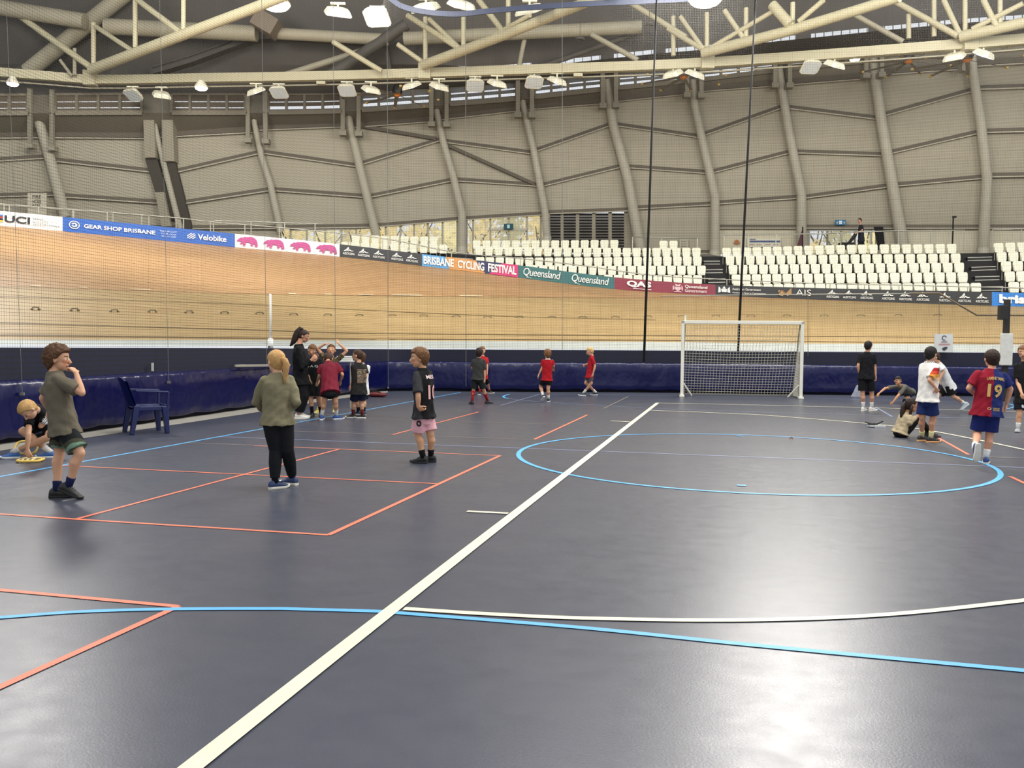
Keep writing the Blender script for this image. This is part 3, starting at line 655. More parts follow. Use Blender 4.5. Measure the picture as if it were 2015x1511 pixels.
ad = N(nt, 'ShaderNodeMath', operation='MULTIPLY_ADD'); ad.inputs[1].default_value = .35; nt.links.new(wv.outputs['Fac'], ad.inputs[0]); 
m2 = N(nt, 'ShaderNodeMath', operation='MULTIPLY'); m2.inputs[1].default_value = .65; nt.links.new(nz.outputs['Fac'], m2.inputs[0]); nt.links.new(m2.outputs[0], ad.inputs[2])
nt.links.new(ad.outputs[0], cr.inputs['Fac']); nt.links.new(cr.outputs['Color'], b.inputs['Base Color']); b.inputs['Roughness'].default_value = .6; b.inputs['Specular IOR Level'].default_value = .2
BAYS = [([266, 318, 385, 446, 470], [264, 307, 380, 446, 470]), ([264, 312, 383, 446, 470], [266, 338, 398, 446, 470]), ([264, 340, 400, 446, 475], [254, 298, 371, 446, 475]),
        ([250, 297, 371, 446], [243, 325, 385, 443]), ([245, 322, 386, 443], [232, 272, 352, 429]), ([230, 276, 352, 429], [211, 300, 363, 419]), ([210, 296, 364, 417], [197, 242, 324, 411]),
        ([195, 243, 326, 408, 495], [178, 268, 338, 399, 495]), ([175, 265, 338, 398, 445], [162, 207, 296, 386, 445]), ([162, 209, 297, 387, 445], [147, 232, 303, 363, 445]),
        ([142, 226, 300, 363, 445], [128, 174, 257, 346, 445]), ([124, 172, 257, 344, 445], [112, 166, 252, 340, 445])]
mb = MB(); UVS = []
girts = []
for i, (L, Rr) in enumerate(BAYS):
    for k in range(len(L) - 1):
        c = [wall_q(colx(i, L[k + 1]), L[k + 1]), wall_q(colx(i + 1, Rr[k + 1]), Rr[k + 1]), wall_q(colx(i + 1, Rr[k]), Rr[k]), wall_q(colx(i, L[k]), L[k])]
        n = 6
        for j in range(n):
            a0, a1 = j / n, (j + 1) / n
            q = [c[0].lerp(c[1], a0), c[0].lerp(c[1], a1), c[3].lerp(c[2], a1), c[3].lerp(c[2], a0)]
            mb.poly(q); UVS += [(p.x + p.y * .3, p.z) for p in q]
    for k in range(len(L)):
        if k == len(L) - 1 and i < 3: continue
        girts.append((colx(i, L[k]), L[k], colx(i + 1, Rr[k]), Rr[k], k == 0))
me = mb.mesh('wall_back', panel); uvl = me.uv_layers.new(name='UVMap')
for li, u_ in enumerate(UVS): uvl.data[li].uv = u_
wall_back = link('wall_back', me); tag(wall_back, kind='structure')
gm = mat('girt_dark', (92, 84, 70), .7); gl = mat('girt_light', (172, 164, 144), .6)
for xa, ya, xb, yb, up_ in girts:
    n = 6; P = [wall_q(xa + (xb - xa) * j / n, ya + (yb - ya) * j / n, -.08) for j in range(n + 1)]
    mb = MB(); th = .24 if up_ else .15
    for a, b in zip(P[:-1], P[1:]): mb.bar(a, b, .12, th)
    mb.obj('girt', gm, wall_back)
    mb = MB()
    for a, b in zip(P[:-1], P[1:]): mb.bar(a + Vector((0, -.05, -th * .72)), b + Vector((0, -.05, -th * .72)), .08, .05)
    mb.obj('girt_flange', gl, wall_back)
for xa, ya, xb, yb in ((709, 248, 858, 273), (883, 287, 1053, 363)):
    mb = MB(); mb.bar(wall_q(xa, ya, -.15), wall_q(xb, yb, -.15), .14, .16); mb.obj('brace', gm, wall_back)
# soffit between wall top and the clerestory strip
BANDB = [(-400, 226), (0, 223), (222 + 56, 222), (480, 222), (670, 219), (845, 208), (1015, 195), (1182, 177), (1350, 160), (1520, 140), (1700, 122), (2015, 95), (2400, 62)]
BANDT = [(-400, 188), (0, 187), (278, 185), (480, 186), (670, 184), (845, 175), (1015, 162), (1182, 147), (1350, 135), (1520, 122), (1700, 108), (2015, 80), (2400, 46)]
UPR = []
for i, (L, Rr) in enumerate(BAYS):
    UPR.append((colx(i, L[0]), L[0])); 
UPR.append((2110, 112)); UPR.append((2400, 80)); UPR[0] = (-400, 268); UPR.insert(1, (-110, 266))
xs = rng(-400, 2400, 30)
band_q = lambda x, y: at_y(x, y, itab(YW, x) - 2.6)
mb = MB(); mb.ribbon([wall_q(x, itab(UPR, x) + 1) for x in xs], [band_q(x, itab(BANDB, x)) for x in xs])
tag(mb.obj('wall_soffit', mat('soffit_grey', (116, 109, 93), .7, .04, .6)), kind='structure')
# clerestory windows: one frame per bay with louvre blades
wfr = mat('frame_olive', (120, 112, 94), .6); blade = mat('louvre_brown', (84, 72, 54), .6); blade2 = mat('louvre_grey', (108, 110, 110), .5)
wn = [0]
def strip_win(x0, x1, open_):
    wn[0] += 1; mb = MB(); n = 6
    for f_ in (0.0, 1.0):
        P = [band_q(x0 + (x1 - x0) * j / n, itab(BANDT, x0 + (x1 - x0) * j / n) * (1 - f_) + itab(BANDB, x0 + (x1 - x0) * j / n) * f_) for j in range(n + 1)]
        for a, b in zip(P[:-1], P[1:]): mb.bar(a, b, .12, .2 if f_ else .1)
    o = mb.obj('window_%d' % wn[0], wfr); tag(o, kind='structure')
    for j in range(5):
        x = x0 + (x1 - x0) * j / 4; mb = MB(); mb.bar(band_q(x, itab(BANDT, x)), band_q(x, itab(BANDB, x)), .12, .12); mb.obj('mullion', wfr, o)
    for j in range(4):
        xa = x0 + (x1 - x0) * j / 4; xb = x0 + (x1 - x0) * (j + 1) / 4; mb = MB()
        fr = ((.0, .34), (.42, .63), (.79, .97)) if open_ == 2 else (((.0, .4), (.44, .66), (.82, 1.0)) if open_ == 1 else ((0, .38), (.41, .70), (.745, 1.0)))
        for f0, f1 in fr:
            q = lambda x, f_: band_q(x, itab(BANDT, x) * (1 - f_) + itab(BANDB, x) * f_)
            mb.poly([q(xa, f1), q(xb, f1), q(xb, f0), q(xa, f0)])
        mb.obj('louvre_blades', blade if open_ < 2 else blade2, o)
for x0, x1, op in ((-90, 55, 0), (109, 279, 0), (338, 483, 0), (528, 671, 1), (712, 846, 2), (885, 1016, 2), (1052, 1183, 2), (1217, 1350, 2), (1384, 1522, 2), (1556, 1700, 1), (1738, 1890, 0), (1930, 2110, 0)): strip_win(x0, x1, op)
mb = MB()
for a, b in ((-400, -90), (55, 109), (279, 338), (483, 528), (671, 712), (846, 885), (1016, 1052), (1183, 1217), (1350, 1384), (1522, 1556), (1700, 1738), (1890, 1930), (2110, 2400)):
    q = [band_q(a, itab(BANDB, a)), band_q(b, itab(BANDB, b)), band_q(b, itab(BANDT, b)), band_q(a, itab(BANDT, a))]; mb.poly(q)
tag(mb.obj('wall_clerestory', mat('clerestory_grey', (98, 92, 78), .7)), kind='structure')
# tall flat boxes beside the slim tube
lb = mat('duct_light', (150, 143, 124), .6, .05, 1); db = mat('duct_dark', (66, 60, 50), .7, .05, 1)
for nm, up_, dn, lab in ((0, [(280, 190), (301, 190), (306, 310), (285, 310)], [(285, 312), (309, 312), (346, 432), (322, 432)], 'tall flat grey box with dark lower leg left of the slim leaning tube'), (1, [(317, 195), (338, 195), (343, 317), (320, 317)], [(324, 318), (344, 318), (377, 450), (352, 450)], 'tall flat grey box with dark lower leg right of the slim leaning tube')):
    t = thing('wall_duct', lab, 'duct', wall_q(dn[3][0], dn[3][1], -.5), 0, 'tall flat boxes on the left wall')
    for nm2, P, m_ in (('upper_box', up_, lb), ('lower_leg', dn, db)):
        mb = MB(); q = [wall_q(x, y, -.55 if m_ is lb else -.3) for x, y in P]; r_ = [p + Vector((0, .5 if m_ is lb else .25, 0)) for p in q]
        mb.add(q + r_, [(3, 2, 1, 0), (4, 5, 6, 7), (0, 1, 5, 4), (1, 2, 6, 5), (2, 3, 7, 6), (3, 0, 4, 7)]); mb.obj(nm2, m_, t)
t = thing('wall_panel', 'small pale box at the foot of the left flat box', 'panel', wall_q(312, 445, -.6)); mb = MB(); q = [wall_q(x, y, -.65) for x, y in ((305, 378), (322, 378), (336, 445), (318, 445))]; r_ = [p + Vector((0, .2, 0)) for p in q]
mb.add(q + r_, [(3, 2, 1, 0), (4, 5, 6, 7), (0, 1, 5, 4), (1, 2, 6, 5), (2, 3, 7, 6), (3, 0, 4, 7)]); mb.obj('cover', lb, t)
# cream concourse wall on the right, with door opening
cream = mat('concourse_cream', (206, 198, 174), .7, .03, 1)
mb = MB()
for a, b, y0 in ((1385, 1590, 445), (1722, 2110, 445)):
    xs = rng(a, b, 30); mb.ribbon([wall_q(x, 500) for x in xs], [wall_q(x, y0) for x in xs])
xs = rng(1590, 1722, 22); mb.ribbon([wall_q(x, 453) for x in xs], [wall_q(x, 445) for x in xs])
tag(mb.obj('wall_concourse', cream), kind='structure')
# glazing: mullions, head, panes
glass = mat('clear_glass', (240, 248, 250), .02, 0, alpha=.12, spec=.3)
mull = mat('mullion_grey', (170, 164, 146), .5)
WH_ = [(560, 450), (700, 447), (741, 444), (905, 430), (1070, 420)]
def glaze(xs_, ytop, ybot, first_):
    wn[0] += 1; mb = MB(); P = [wall_q(x, ytop(x)) for x in xs_]
    for a, b in zip(P[:-1], P[1:]): mb.bar(a, b, .12, .22)
    o = mb.obj('window_%d' % wn[0], mull); tag(o, kind='structure')
    for x in xs_:
        mb = MB(); mb.bar(wall_q(x, ytop(x)), wall_q(x, ybot), .1, .08); mb.obj('mullion', mull, o)
    for a, b in zip(xs_[:-1], xs_[1:]):
        mb = MB(); mb.poly([wall_q(a, ybot), wall_q(b, ybot), wall_q(b, ytop(b)), wall_q(a, ytop(a))]); mb.obj('pane', glass, o)
glaze([572, 604, 640, 672, 701, 735], lambda x: itab(WH_, x), 497, 1); glaze([759, 788, 815, 842, 871, 900], lambda x: itab(WH_, x), 497, 1); glaze([918, 931, 965, 1001, 1037, 1064], lambda x: itab(WH_, x), 497, 1)
mb = MB(); mb.bar(wall_q(965, 451.5, -.1), wall_q(1037, 451.5, -.1), .1, .12); mb.obj('door_head', mull, bpy.data.objects['window_%d' % wn[0]])
# louvred panel with five dark windows
mb = MB(); LV = lambda x: 417 - (x - 1081) * .045
for a, b in ((1081, 1083), (1103, 1109), (1133, 1140), (1165, 1172), (1197, 1204), (1228, 1252)):
    mb.poly([wall_q(a, 497), wall_q(b, 497), wall_q(b, LV(b)), wall_q(a, LV(a))])
mb.poly([wall_q(1081, 422), wall_q(1252, 416), wall_q(1252, LV(1252)), wall_q(1081, LV(1081))])
tag(mb.obj('wall_louvre', mat('louvre_frame', (150, 143, 124), .6)), kind='structure')
for a, b in ((1083, 1103), (1109, 1133), (1140, 1165), (1172, 1197), (1204, 1228)):
    wn[0] += 1; mb = MB(); mb.poly([wall_q(a, 497, .5), wall_q(b, 497, .5), wall_q(b, 420, .5), wall_q(a, 420, .5)]); o = mb.obj('window_%d' % wn[0], mat('louvre_back', (38, 36, 34), .6)); tag(o, kind='structure')
    mb = MB()
    for j in range(12):
        y = 424 + j * 5.6; c = [wall_q(a, y, .1), wall_q(b, y, .1), wall_q(b, y + 2.6, -.08), wall_q(a, y + 2.6, -.08)]; mb.poly(c[::-1])
    mb.obj('louvre_blades', mat('louvre_blade', (118, 112, 104), .5), o)
# doors
dn_ = [0]
for a, b in ((1592, 1628), (1628, 1655), (1655, 1682), (1682, 1714)):
    dn_[0] += 1; mb = MB(); c = [wall_q(a, 500), wall_q(b, 500), wall_q(b, 453), wall_q(a, 453)]
    for p, q in zip(c, c[1:] + c[:1]): mb.bar(p, q, .09, .1)
    o = mb.obj('door_%d' % dn_[0], mat('door_alu', (168, 164, 150), .4)); tag(o, kind='structure')
    mb = MB(); mb.poly(c); mb.obj('pane', glass, o)
# black curtain tied at the right of the doors, banner flag at their left
t = thing('curtain', 'black hanging curtain right of the concourse doors', 'curtain', wall_q(1728, 500, -.4)); mb = MB()
A, B = [], []
for j in range(13):
    u_ = j / 12; o_ = -.4 + .06 * math.sin(j * 2.2); A.append(wall_q(1728 + 14 * u_, 492, o_)); B.append(wall_q(1719 + 19 * u_, 446, o_))
mb.ribbon(A, B); mb.obj('cloth', mat('curtain_black', (20, 19, 20), .8), t, True)
t = thing('pennant_flag', 'tall narrow dark red feather flag left of the concourse doors', 'flag', wall_q(1571, 492, -1.2)); mb = MB()
mb.poly([wall_q(x, y, -1.2) for x, y in ((1566, 490), (1578, 492), (1579, 450), (1575, 462), (1570, 478))]); mb.obj('sail', mat('flag_maroon', (92, 50, 56), .7), t); mb = MB(); mb.tube([wall_q(1579.5, 495, -1.2), wall_q(1579.5, 446, -1.2)], .03, 6); mb.obj('pole', dark, t)
# ================================================================ roof sheets
roofm = mat('roof_dark', (82, 78, 72), .75, .1, .25, stretch=(1, 3, 1))
SLIT = [(-400, 122), (0, 126), (500, 128), (850, 127), (945, 132), (1046, 127), (1182, 113), (1286, 102), (1390, 93), (1502, 80), (1600, 70), (1708, 59), (1829, 47), (1925, 39), (2015, 33), (2400, 0)]
def slit_w(x): return 0 if x < 900 else min(4.0, (x - 900) / 35)
YR = [(-500, 41.5), (0, 41.5), (1076, 41), (2015, 38.5), (2500, 36)]
slq = lambda x, y: at_y(x, y, itab(YR, x))
xs = rng(-400, 2400, 25)
mb = MB(); mb.ribbon([band_q(x, itab(BANDT, x) + 1) for x in xs], [slq(x, itab(SLIT, x) + slit_w(x)) for x in xs])
up_ = [[slq(x, itab(SLIT, x) - slit_w(x)) for x in xs]]
for y, Y in ((-80, 39.5), (-200, 37.5), (-420, 33)): up_.append([at_y(x, y - (0 if x < 1400 else (x - 1400) * .12), Y) for x in xs])
g = grid(up_); o_ = len(mb.v); mb.add(g.v, g.f)
ceil_ = mb.obj('ceiling', roofm); tag(ceil_, kind='structure')
mbk = MB()
for x in rng(960, 2300, 17): mbk.bar(slq(x, itab(SLIT, x) + slit_w(x)), slq(x, itab(SLIT, x) - slit_w(x)), .03)
mbk.obj('skylight_bars', roofm, ceil_)
for a, b in ((1046, 1080), (1182, 1208), (1286, 1310), (1565, 1596), (1708, 1738), (1829, 1850), (1880, 1892)):
    mb = MB(); mb.poly([slq(a, itab(SLIT, a) + 4), slq(b, itab(SLIT, b) + 4), slq(b, itab(SLIT, b) - 4), slq(a, itab(SLIT, a) - 4)]); mb.obj('skylight_gap', roofm, ceil_)
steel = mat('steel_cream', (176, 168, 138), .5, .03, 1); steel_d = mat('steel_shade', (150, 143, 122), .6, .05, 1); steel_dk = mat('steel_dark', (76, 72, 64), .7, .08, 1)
ZB = 12.5
def onz(x, y, z=ZB): return at_z(x, y, z)
# ring beam
BEAM = [(-400, 128), (-150, 136), (0, 143), (90, 150), (175, 157.5), (420, 154), (650, 150), (1000, 139), (1350, 126.5), (1700, 103), (2015, 78), (2400, 45)]
t = thing('ring_beam', 'long cream box beam crossing the whole hall below the trusses', 'beam', onz(700, 149)); mb = MB()
P = [onz(x, itab(BEAM, x)) for x in (-400, -150, 0, 90)] + [onz(x, itab(BEAM, x)) for x in rng(175, 2400, 70)]
for a, b in zip(P[:-1], P[1:]): mb.bar(a, b + (b - a).normalized() * .01, .3, .36)
mb.obj('box_section', steel, t)
mb = MB()
for a, b in zip(P[:-1], P[1:]): mb.bar(a + Vector((0, .1, -.32)), b + Vector((0, .1, -.32)), .08, .05)
mb.obj('lamp_rail', steel_d, t)
for x in (180, 836, 1391, 1905):
    q = onz(x, itab(BEAM, x)); mb = MB(); mb.box(q + Vector((0, -.1, .05)), (.5, .35, .62)); mb.obj('node_plate', steel, t)
for x in (634, 1137): 
    q = onz(x, itab(BEAM, x)); mb = MB(); mb.box(q + Vector((0, -.2, -.33)), (.36, .2, .12)); mb.obj('junction_box', steel, t)
# trusses: bottom chord lies level with the beam top, members rise from it
TRL = ['cream roof truss at the left with its foot on the beam kink', 'cream roof truss springing from the beam left of centre', 'cream roof truss springing from the beam behind the black ropes', 'cream roof truss springing from the beam at the right edge']
TR = [dict(ch=[(181, 137), (340, 76), (486, 21), (620, -32)], w=20, v=[(184, 135, 45), (266, 94, -30), (361, 62, -30)], d=[(20, 18, 178, 132, 12), (188, 52, 259, 99, 9), (271, 0, 353, 62, 11), (305, 88, 350, 62, 6)]),
      dict(ch=[(834, 128), (1000, 66), (1112, 21), (1220, -22)], w=19, v=[(837, 128, 34), (912, 92, 33), (1000, 62, -30)], d=[(803, 31, 907, 97, 11), (845, 38, 907, 97, 9), (942, 0, 992, 64, 11), (1043, 30, 938, 88, 9)]),
      dict(ch=[(1384, 104), (1555, 60), (1680, 22), (1770, -6)], w=20, v=[(1325, 110, 32), (1391, 100, 25), (1468, 75, 16), (1560, 50, 5)], d=[(1315, 56, 1381, 96, 10), (1339, 33, 1384, 97, 9), (1426, 21, 1463, 75, 10), (1520, 10, 1555, 49, 20), (1572, 42, 1621, 0, 10), (1402, 92, 1520, 23, 9), (1237, 3, 1350, 73, 10)]),
      dict(ch=[(1890, 72), (1955, 58), (2040, 39), (2160, 8)], w=21, v=[(1899, 66, -30), (1968, 50, -30), (1838, 72, -20), (1788, 76, 28)], d=[(1756, 0, 1885, 71, 11), (1857, 0, 1888, 66, 10), (1935, 0, 1961, 52, 11), (1913, 57, 2013, 7, 10)])]
for D, lab in zip(TR, TRL):
    C = [onz(x, y, ZB + .15) for x, y in D['ch']]; YT = [(x, p.y) for (x, y), p in zip(D['ch'], C)]
    t = thing('roof_truss', lab, 'truss', C[0], 0, 'cream roof trusses'); mb = MB(); mb.tube(C, [D['w'] / 2 * p.y / F for p in C], 14); mb.obj('bottom_chord', steel, t, True, sharp=60)
    def ty(x): return max(26, min(39.5, itab(YT, x)))
    for x, y0, y1 in D['v']:
        a, b = at_y(x, y0, ty(x)), at_y(x, y1, ty(x)); mb = MB(); mb.tube([a, b], 4.6 * a.y / F, 10); mb.obj('vertical', steel, t, True, sharp=60)
    for x0, y0, x1, y1, wd in D['d']:
        a, b = at_y(x0, y0, ty(x0) - .1), at_y(x1, y1, ty(x1) - .1); mb = MB(); mb.tube([a, b], wd / 2 * a.y / F, 10); mb.obj('diagonal', steel, t, True, sharp=60)
# tubes and rafters further back under the roof
def far_tube(name, lab, x0, y0, x1, y1, wd, m, Y0, Y1, cat='tube', grp='tubes under the roof'):
    a, b = at_y(x0, y0, Y0), at_y(x1, y1, Y1); mb = MB(); mb.tube([a, b], wd / 2 * (Y0 + Y1) / 2 / F, 14)
    tag(mb.obj(name, m, smooth=True, sharp=60), lab, cat, grp)
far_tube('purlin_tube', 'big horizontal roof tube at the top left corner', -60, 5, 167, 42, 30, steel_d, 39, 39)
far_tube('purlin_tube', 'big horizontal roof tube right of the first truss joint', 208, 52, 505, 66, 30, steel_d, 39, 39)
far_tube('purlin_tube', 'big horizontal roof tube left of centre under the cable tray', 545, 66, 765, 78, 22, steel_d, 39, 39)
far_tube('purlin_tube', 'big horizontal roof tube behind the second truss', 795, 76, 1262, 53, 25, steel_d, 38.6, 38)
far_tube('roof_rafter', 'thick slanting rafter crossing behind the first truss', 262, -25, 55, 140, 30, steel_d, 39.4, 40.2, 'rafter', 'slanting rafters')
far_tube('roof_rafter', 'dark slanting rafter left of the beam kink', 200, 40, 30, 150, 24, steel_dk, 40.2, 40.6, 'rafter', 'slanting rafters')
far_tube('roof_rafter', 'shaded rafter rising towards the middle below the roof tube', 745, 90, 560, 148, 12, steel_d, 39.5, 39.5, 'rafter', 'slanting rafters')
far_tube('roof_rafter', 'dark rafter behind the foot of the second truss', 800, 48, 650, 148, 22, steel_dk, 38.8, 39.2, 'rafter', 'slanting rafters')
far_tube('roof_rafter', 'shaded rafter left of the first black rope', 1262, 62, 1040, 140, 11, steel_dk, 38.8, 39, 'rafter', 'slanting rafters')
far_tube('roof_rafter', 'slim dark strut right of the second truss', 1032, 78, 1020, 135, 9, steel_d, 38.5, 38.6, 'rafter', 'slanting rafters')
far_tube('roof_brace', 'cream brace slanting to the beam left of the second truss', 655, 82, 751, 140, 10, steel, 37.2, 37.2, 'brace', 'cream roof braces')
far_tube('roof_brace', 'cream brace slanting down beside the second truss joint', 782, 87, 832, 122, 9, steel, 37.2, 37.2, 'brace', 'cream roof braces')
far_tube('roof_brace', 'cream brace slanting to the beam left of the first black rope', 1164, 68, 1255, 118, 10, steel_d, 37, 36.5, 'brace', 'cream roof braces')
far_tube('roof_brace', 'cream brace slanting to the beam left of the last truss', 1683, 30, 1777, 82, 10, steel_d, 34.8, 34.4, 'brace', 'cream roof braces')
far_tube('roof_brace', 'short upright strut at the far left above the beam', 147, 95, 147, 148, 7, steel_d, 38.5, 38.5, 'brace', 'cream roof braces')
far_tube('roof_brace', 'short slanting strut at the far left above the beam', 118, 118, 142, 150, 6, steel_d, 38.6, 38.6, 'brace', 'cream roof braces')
# cable tray and dark catwalk
t = thing('cable_tray', 'dark blue curved cable tray hanging near the top of the frame', 'cable tray', at_y(900, 26, 30)); mb = MB()
CT = [(762, -8), (790, 12), (840, 24), (900, 28), (960, 22), (1040, 15), (1150, 8), (1260, 3), (1400, -4)]
P = [at_y(x, y, 30.5 - (x - 760) * .002) for x, y in smooth_px(CT, 5)]
for a, b in zip(P[:-1], P[1:]): mb.bar(a, b, .05, .17)
mb.obj('tray', mat('tray_blue', (52, 58, 78), .5), t)
t = thing('catwalk', 'dark catwalk bending under the roof behind the first truss', 'catwalk', at_y(500, 80, 38)); mb = MB()
P = [at_y(x, y, 40.2) for x, y in ((300, 146), (380, 122), (450, 96), (500, 78), (560, 74), (660, 80), (760, 88), (768, 140))]
for a, b in zip(P[:-1], P[1:]): mb.bar(a, b, .5, .16); mb.bar(a + Vector((0, 0, .3)), b + Vector((0, 0, .3)), .06, .05)
mb.obj('deck', steel_dk, t)
mb = MB(); mb.bar(at_y(505, 36, 38.5), at_y(545, 60, 38.5), .9, .7); mb.obj('vent_box', mat('vent_grey', (108, 96, 80), .6), t)
# ================================================================ lamps
lampw = mat('lamp_white', (222, 216, 192), .45); lens = mat('lamp_lens', (225, 235, 255), .2, emis=(225, 235, 255), estr=2.2); lens_off = mat('lamp_lens_dim', (200, 205, 205), .3)
def flood(x, y, yaw, lab, lit=True, sc=1.0, Y=None):
    Y = Y or onz(x, itab(BEAM, x)).y; q = at_y(x, y, Y); t = thing('flood_light', lab, 'light', q, 0, 'white floodlights under the beam')
    zb = q.z + .34; mb = MB(); mb.tube([(q.x, q.y, q.z + .02), (q.x, q.y, zb)], .035, 8); mb.box((q.x, q.y, zb), (.5, .12, .05)); mb.obj('bracket', lampw, t)
    M = Matrix.Rotation(R(yaw), 3, 'Z') @ Matrix.Rotation(R(28), 3, 'X'); mb = MB(); s_ = .36 * sc
    rings = []
    for zz, k in ((.18, .55), (.15, .8), (.02, 1.0), (-.02, 1.0)): rings.append([q + M @ Vector((a * s_ * k, b * s_ * k * .9, zz * sc - .02)) for a, b in ((-1, -.7), (-.7, -1), (.7, -1), (1, -.7), (1, .7), (.7, 1), (-.7, 1), (-1, .7))])
    mb.loft(rings); mb.obj('housing', lampw, t)
    mb = MB(); mb.poly([q + M @ Vector((a * s_ * .9, b * s_ * .8, -.045)) for a, b in ((-1, -1), (-1, 1), (1, 1), (1, -1))]); mb.obj('lens', lens if lit else lens_off, t)
    return t
FL = [(262, 187, 160, 'beside the left flat box'), (318, 188, 30, 'right of the left flat box'), (504, 181, -40, 'above the slim column over the bears'), (549, 182, 170, 'second after the slim column over the bears'), (683, 178, 175, 'left of the first ceiling fan'),
      (730, 178, 35, 'just left of the first ceiling fan'), (810, 170, -40, 'just right of the first ceiling fan'), (864, 172, 40, 'above the bent column beside the first fan'), (935, 168, 185, 'first of two right of the first fan'), (978, 166, 35, 'second of two right of the first fan'),
      (1051, 162, 190, 'first of two left of the first black rope'), (1096, 161, 40, 'second of two left of the first black rope'), (1324, 147, -40, 'left of the second ceiling fan'), (1367, 148, 40, 'right of the second ceiling fan'), (1595, 132, 185, 'first of two between second and third fan'),
      (1642, 129, 30, 'second of two between second and third fan'), (1878, 113, -40, 'left side of the fourth ceiling fan'), (1935, 108, 40, 'right side of the fourth ceiling fan')]
for x, y, a, l in FL: flood(x, y, a, 'small white floodlight under the beam, ' + l, abs(a) < 60)
for x, y, a, l in ((665, 27, 20, 'floodlight near the top edge, first of two square ones left of the cable tray'), (742, 34, 170, 'floodlight near the top edge, second of two square ones left of the cable tray'), (838, 18, -20, 'floodlight above the cable tray near its bend'), (908, 13, 30, 'floodlight above the middle of the cable tray'), (1042, 22, -30, 'floodlight under the cable tray beside the second truss')): flood(x, y, a, 'white ' + l, True, 1.2, 31)
bright = mat('lamp_bright', (255, 250, 235), .3, emis=(255, 248, 230), estr=14)
def glow(x, y, Y, r, lab):
    q = at_y(x, y, Y); t = thing('bay_light', lab, 'light', q, 0, 'round bright bay lights'); mb = MB()
    mb.tube([q + Vector((0, 0, .05)), q + Vector((0, 0, .12)), q + Vector((0, 0, .35))], [r * 1.1, r * 1.05, r * .4], 16); mb.obj('shade', lampw, t, True, sharp=40)
    mb = MB(); mb.ell(q + Vector((0, 0, .03)), (r, r, r * .4)); mb.obj('bulb', bright, t, True)
glow(25, 167, 38, .22, 'bright round light below the beam at the far left'); glow(396, 175, 38, .25, 'bright round light below the beam left of the bear board'); glow(1682, 119, 35, .18, 'bright round light below the beam left of the third fan')
glow(543, 12, 31, .45, 'dazzling round light at the top edge left of centre'); glow(1388, 2, 29, .5, 'dazzling round light at the top edge behind the black ropes')
for x, y, l in ((1141, 77, 'left'), (1278, 48, 'right')):
    q = at_y(x, y, 36.5); t = thing('ring_speaker', 'dark ring pendant hanging under the roof, %s one of two' % l, 'pendant', q, 0, 'dark ring pendants'); mb = MB()
    n = 20; mb.tube([q + Vector((.16 * math.cos(2 * PI * i / n), .16 * math.sin(2 * PI * i / n), 0)) for i in range(n + 1)], .05, 6, cap=False); mb.obj('ring', steel_dk, t, True); mb = MB(); mb.tube([q, q + Vector((0, 0, .7))], .012, 5); mb.obj('cord', steel_dk, t)
# ceiling fans
def fan(x, y, Y, r, lab, a0):
    q = at_y(x, y, Y); t = thing('ceiling_fan', lab, 'fan', q, 0, 'large ceiling fans'); mb = MB()
    mb.tube([q + Vector((0, 0, .3)), q + Vector((0, 0, .75))], .05, 8); mb.obj('rod', steel_dk, t)
    mb = MB(); mb.tube([q + Vector((0, 0, -.02)), q + Vector((0, 0, .1)), q + Vector((0, 0, .38))], [.2, .24, .15], 16); mb.obj('motor', mat('fan_black', (24, 24, 26), .4), t, True, sharp=40)
    mb = MB(); mb.tube([q + Vector((0, 0, -.14)), q + Vector((0, 0, -.03))], [.1, .19], 14); mb.obj('hub', mat('fan_orange', (220, 130, 46), .5), t, True, sharp=40)
    for k in range(8):
        a = a0 + k * PI / 4; d = Vector((math.cos(a), math.sin(a), .0)); s_ = Vector((-d.y, d.x, .25)) * .08; mb = MB()
        p0, p1 = q + d * .15 + Vector((0, 0, -.06)), q + d * r + Vector((0, 0, -.16))
        mb.add([p0 - s_, p0 + s_, p1 + s_ * .8, p1 - s_ * .8], [(0, 1, 2, 3)]); b = mb.obj('blade', mat('fan_blade', (112, 104, 88), .5), t)
        mb = MB(); mb.box(p1 + d * .04, (.1, .1, .07), a); mb.obj('tip', mat('fan_tip', (206, 168, 84), .5), b)
fan(782, 184, 40, 1.75, 'large ceiling fan with orange hub left of centre below the beam', .2); fan(1345, 149, 39, 1.75, 'large ceiling fan behind the black ropes below the beam', .4)
fan(1788, 118, 38, 1.8, 'large ceiling fan above the thick leaning column right of the doors', .1); fan(1903, 115, 35.5, 1.9, 'large ceiling fan nearest the right edge below the beam', .3)
# ================================================================ safety net and ropes
netm = mat('net_black', (30, 29, 26), .8)
pl = [wall_t(x) for x in rng(-350, 690, 20) + rng(700, 850, 8) + rng(870, 2300, 40)]
pl = [Vector((p.x, p.y, 0)) - inward(p) * .06 for p in pl]
def resample(P, step):
    out = [P[0].copy()]; need = step
    for a, b in zip(P[:-1], P[1:]):
        L = (b - a).length; s_ = need
        while s_ <= L: out.append(a + (b - a) * (s_ / L)); s_ += step
        need = s_ - L
    return out
CELL = .048; TH = .0034
vp = resample(pl, CELL); nz0 = 1.22; nz1 = 12.9
mb = MB(); vs = []; fs = []
for i, p in enumerate(vp):
    d = (vp[min(i + 1, len(vp) - 1)] - vp[max(i - 1, 0)]).normalized() * TH / 2
    k = len(vs); vs += [(p.x - d.x, p.y - d.y, nz0), (p.x + d.x, p.y + d.y, nz0), (p.x + d.x, p.y + d.y, nz1), (p.x - d.x, p.y - d.y, nz1)]; fs.append((k, k + 1, k + 2, k + 3))
pr = resample(pl, .5); nzs = int((nz1 - nz0) / CELL)
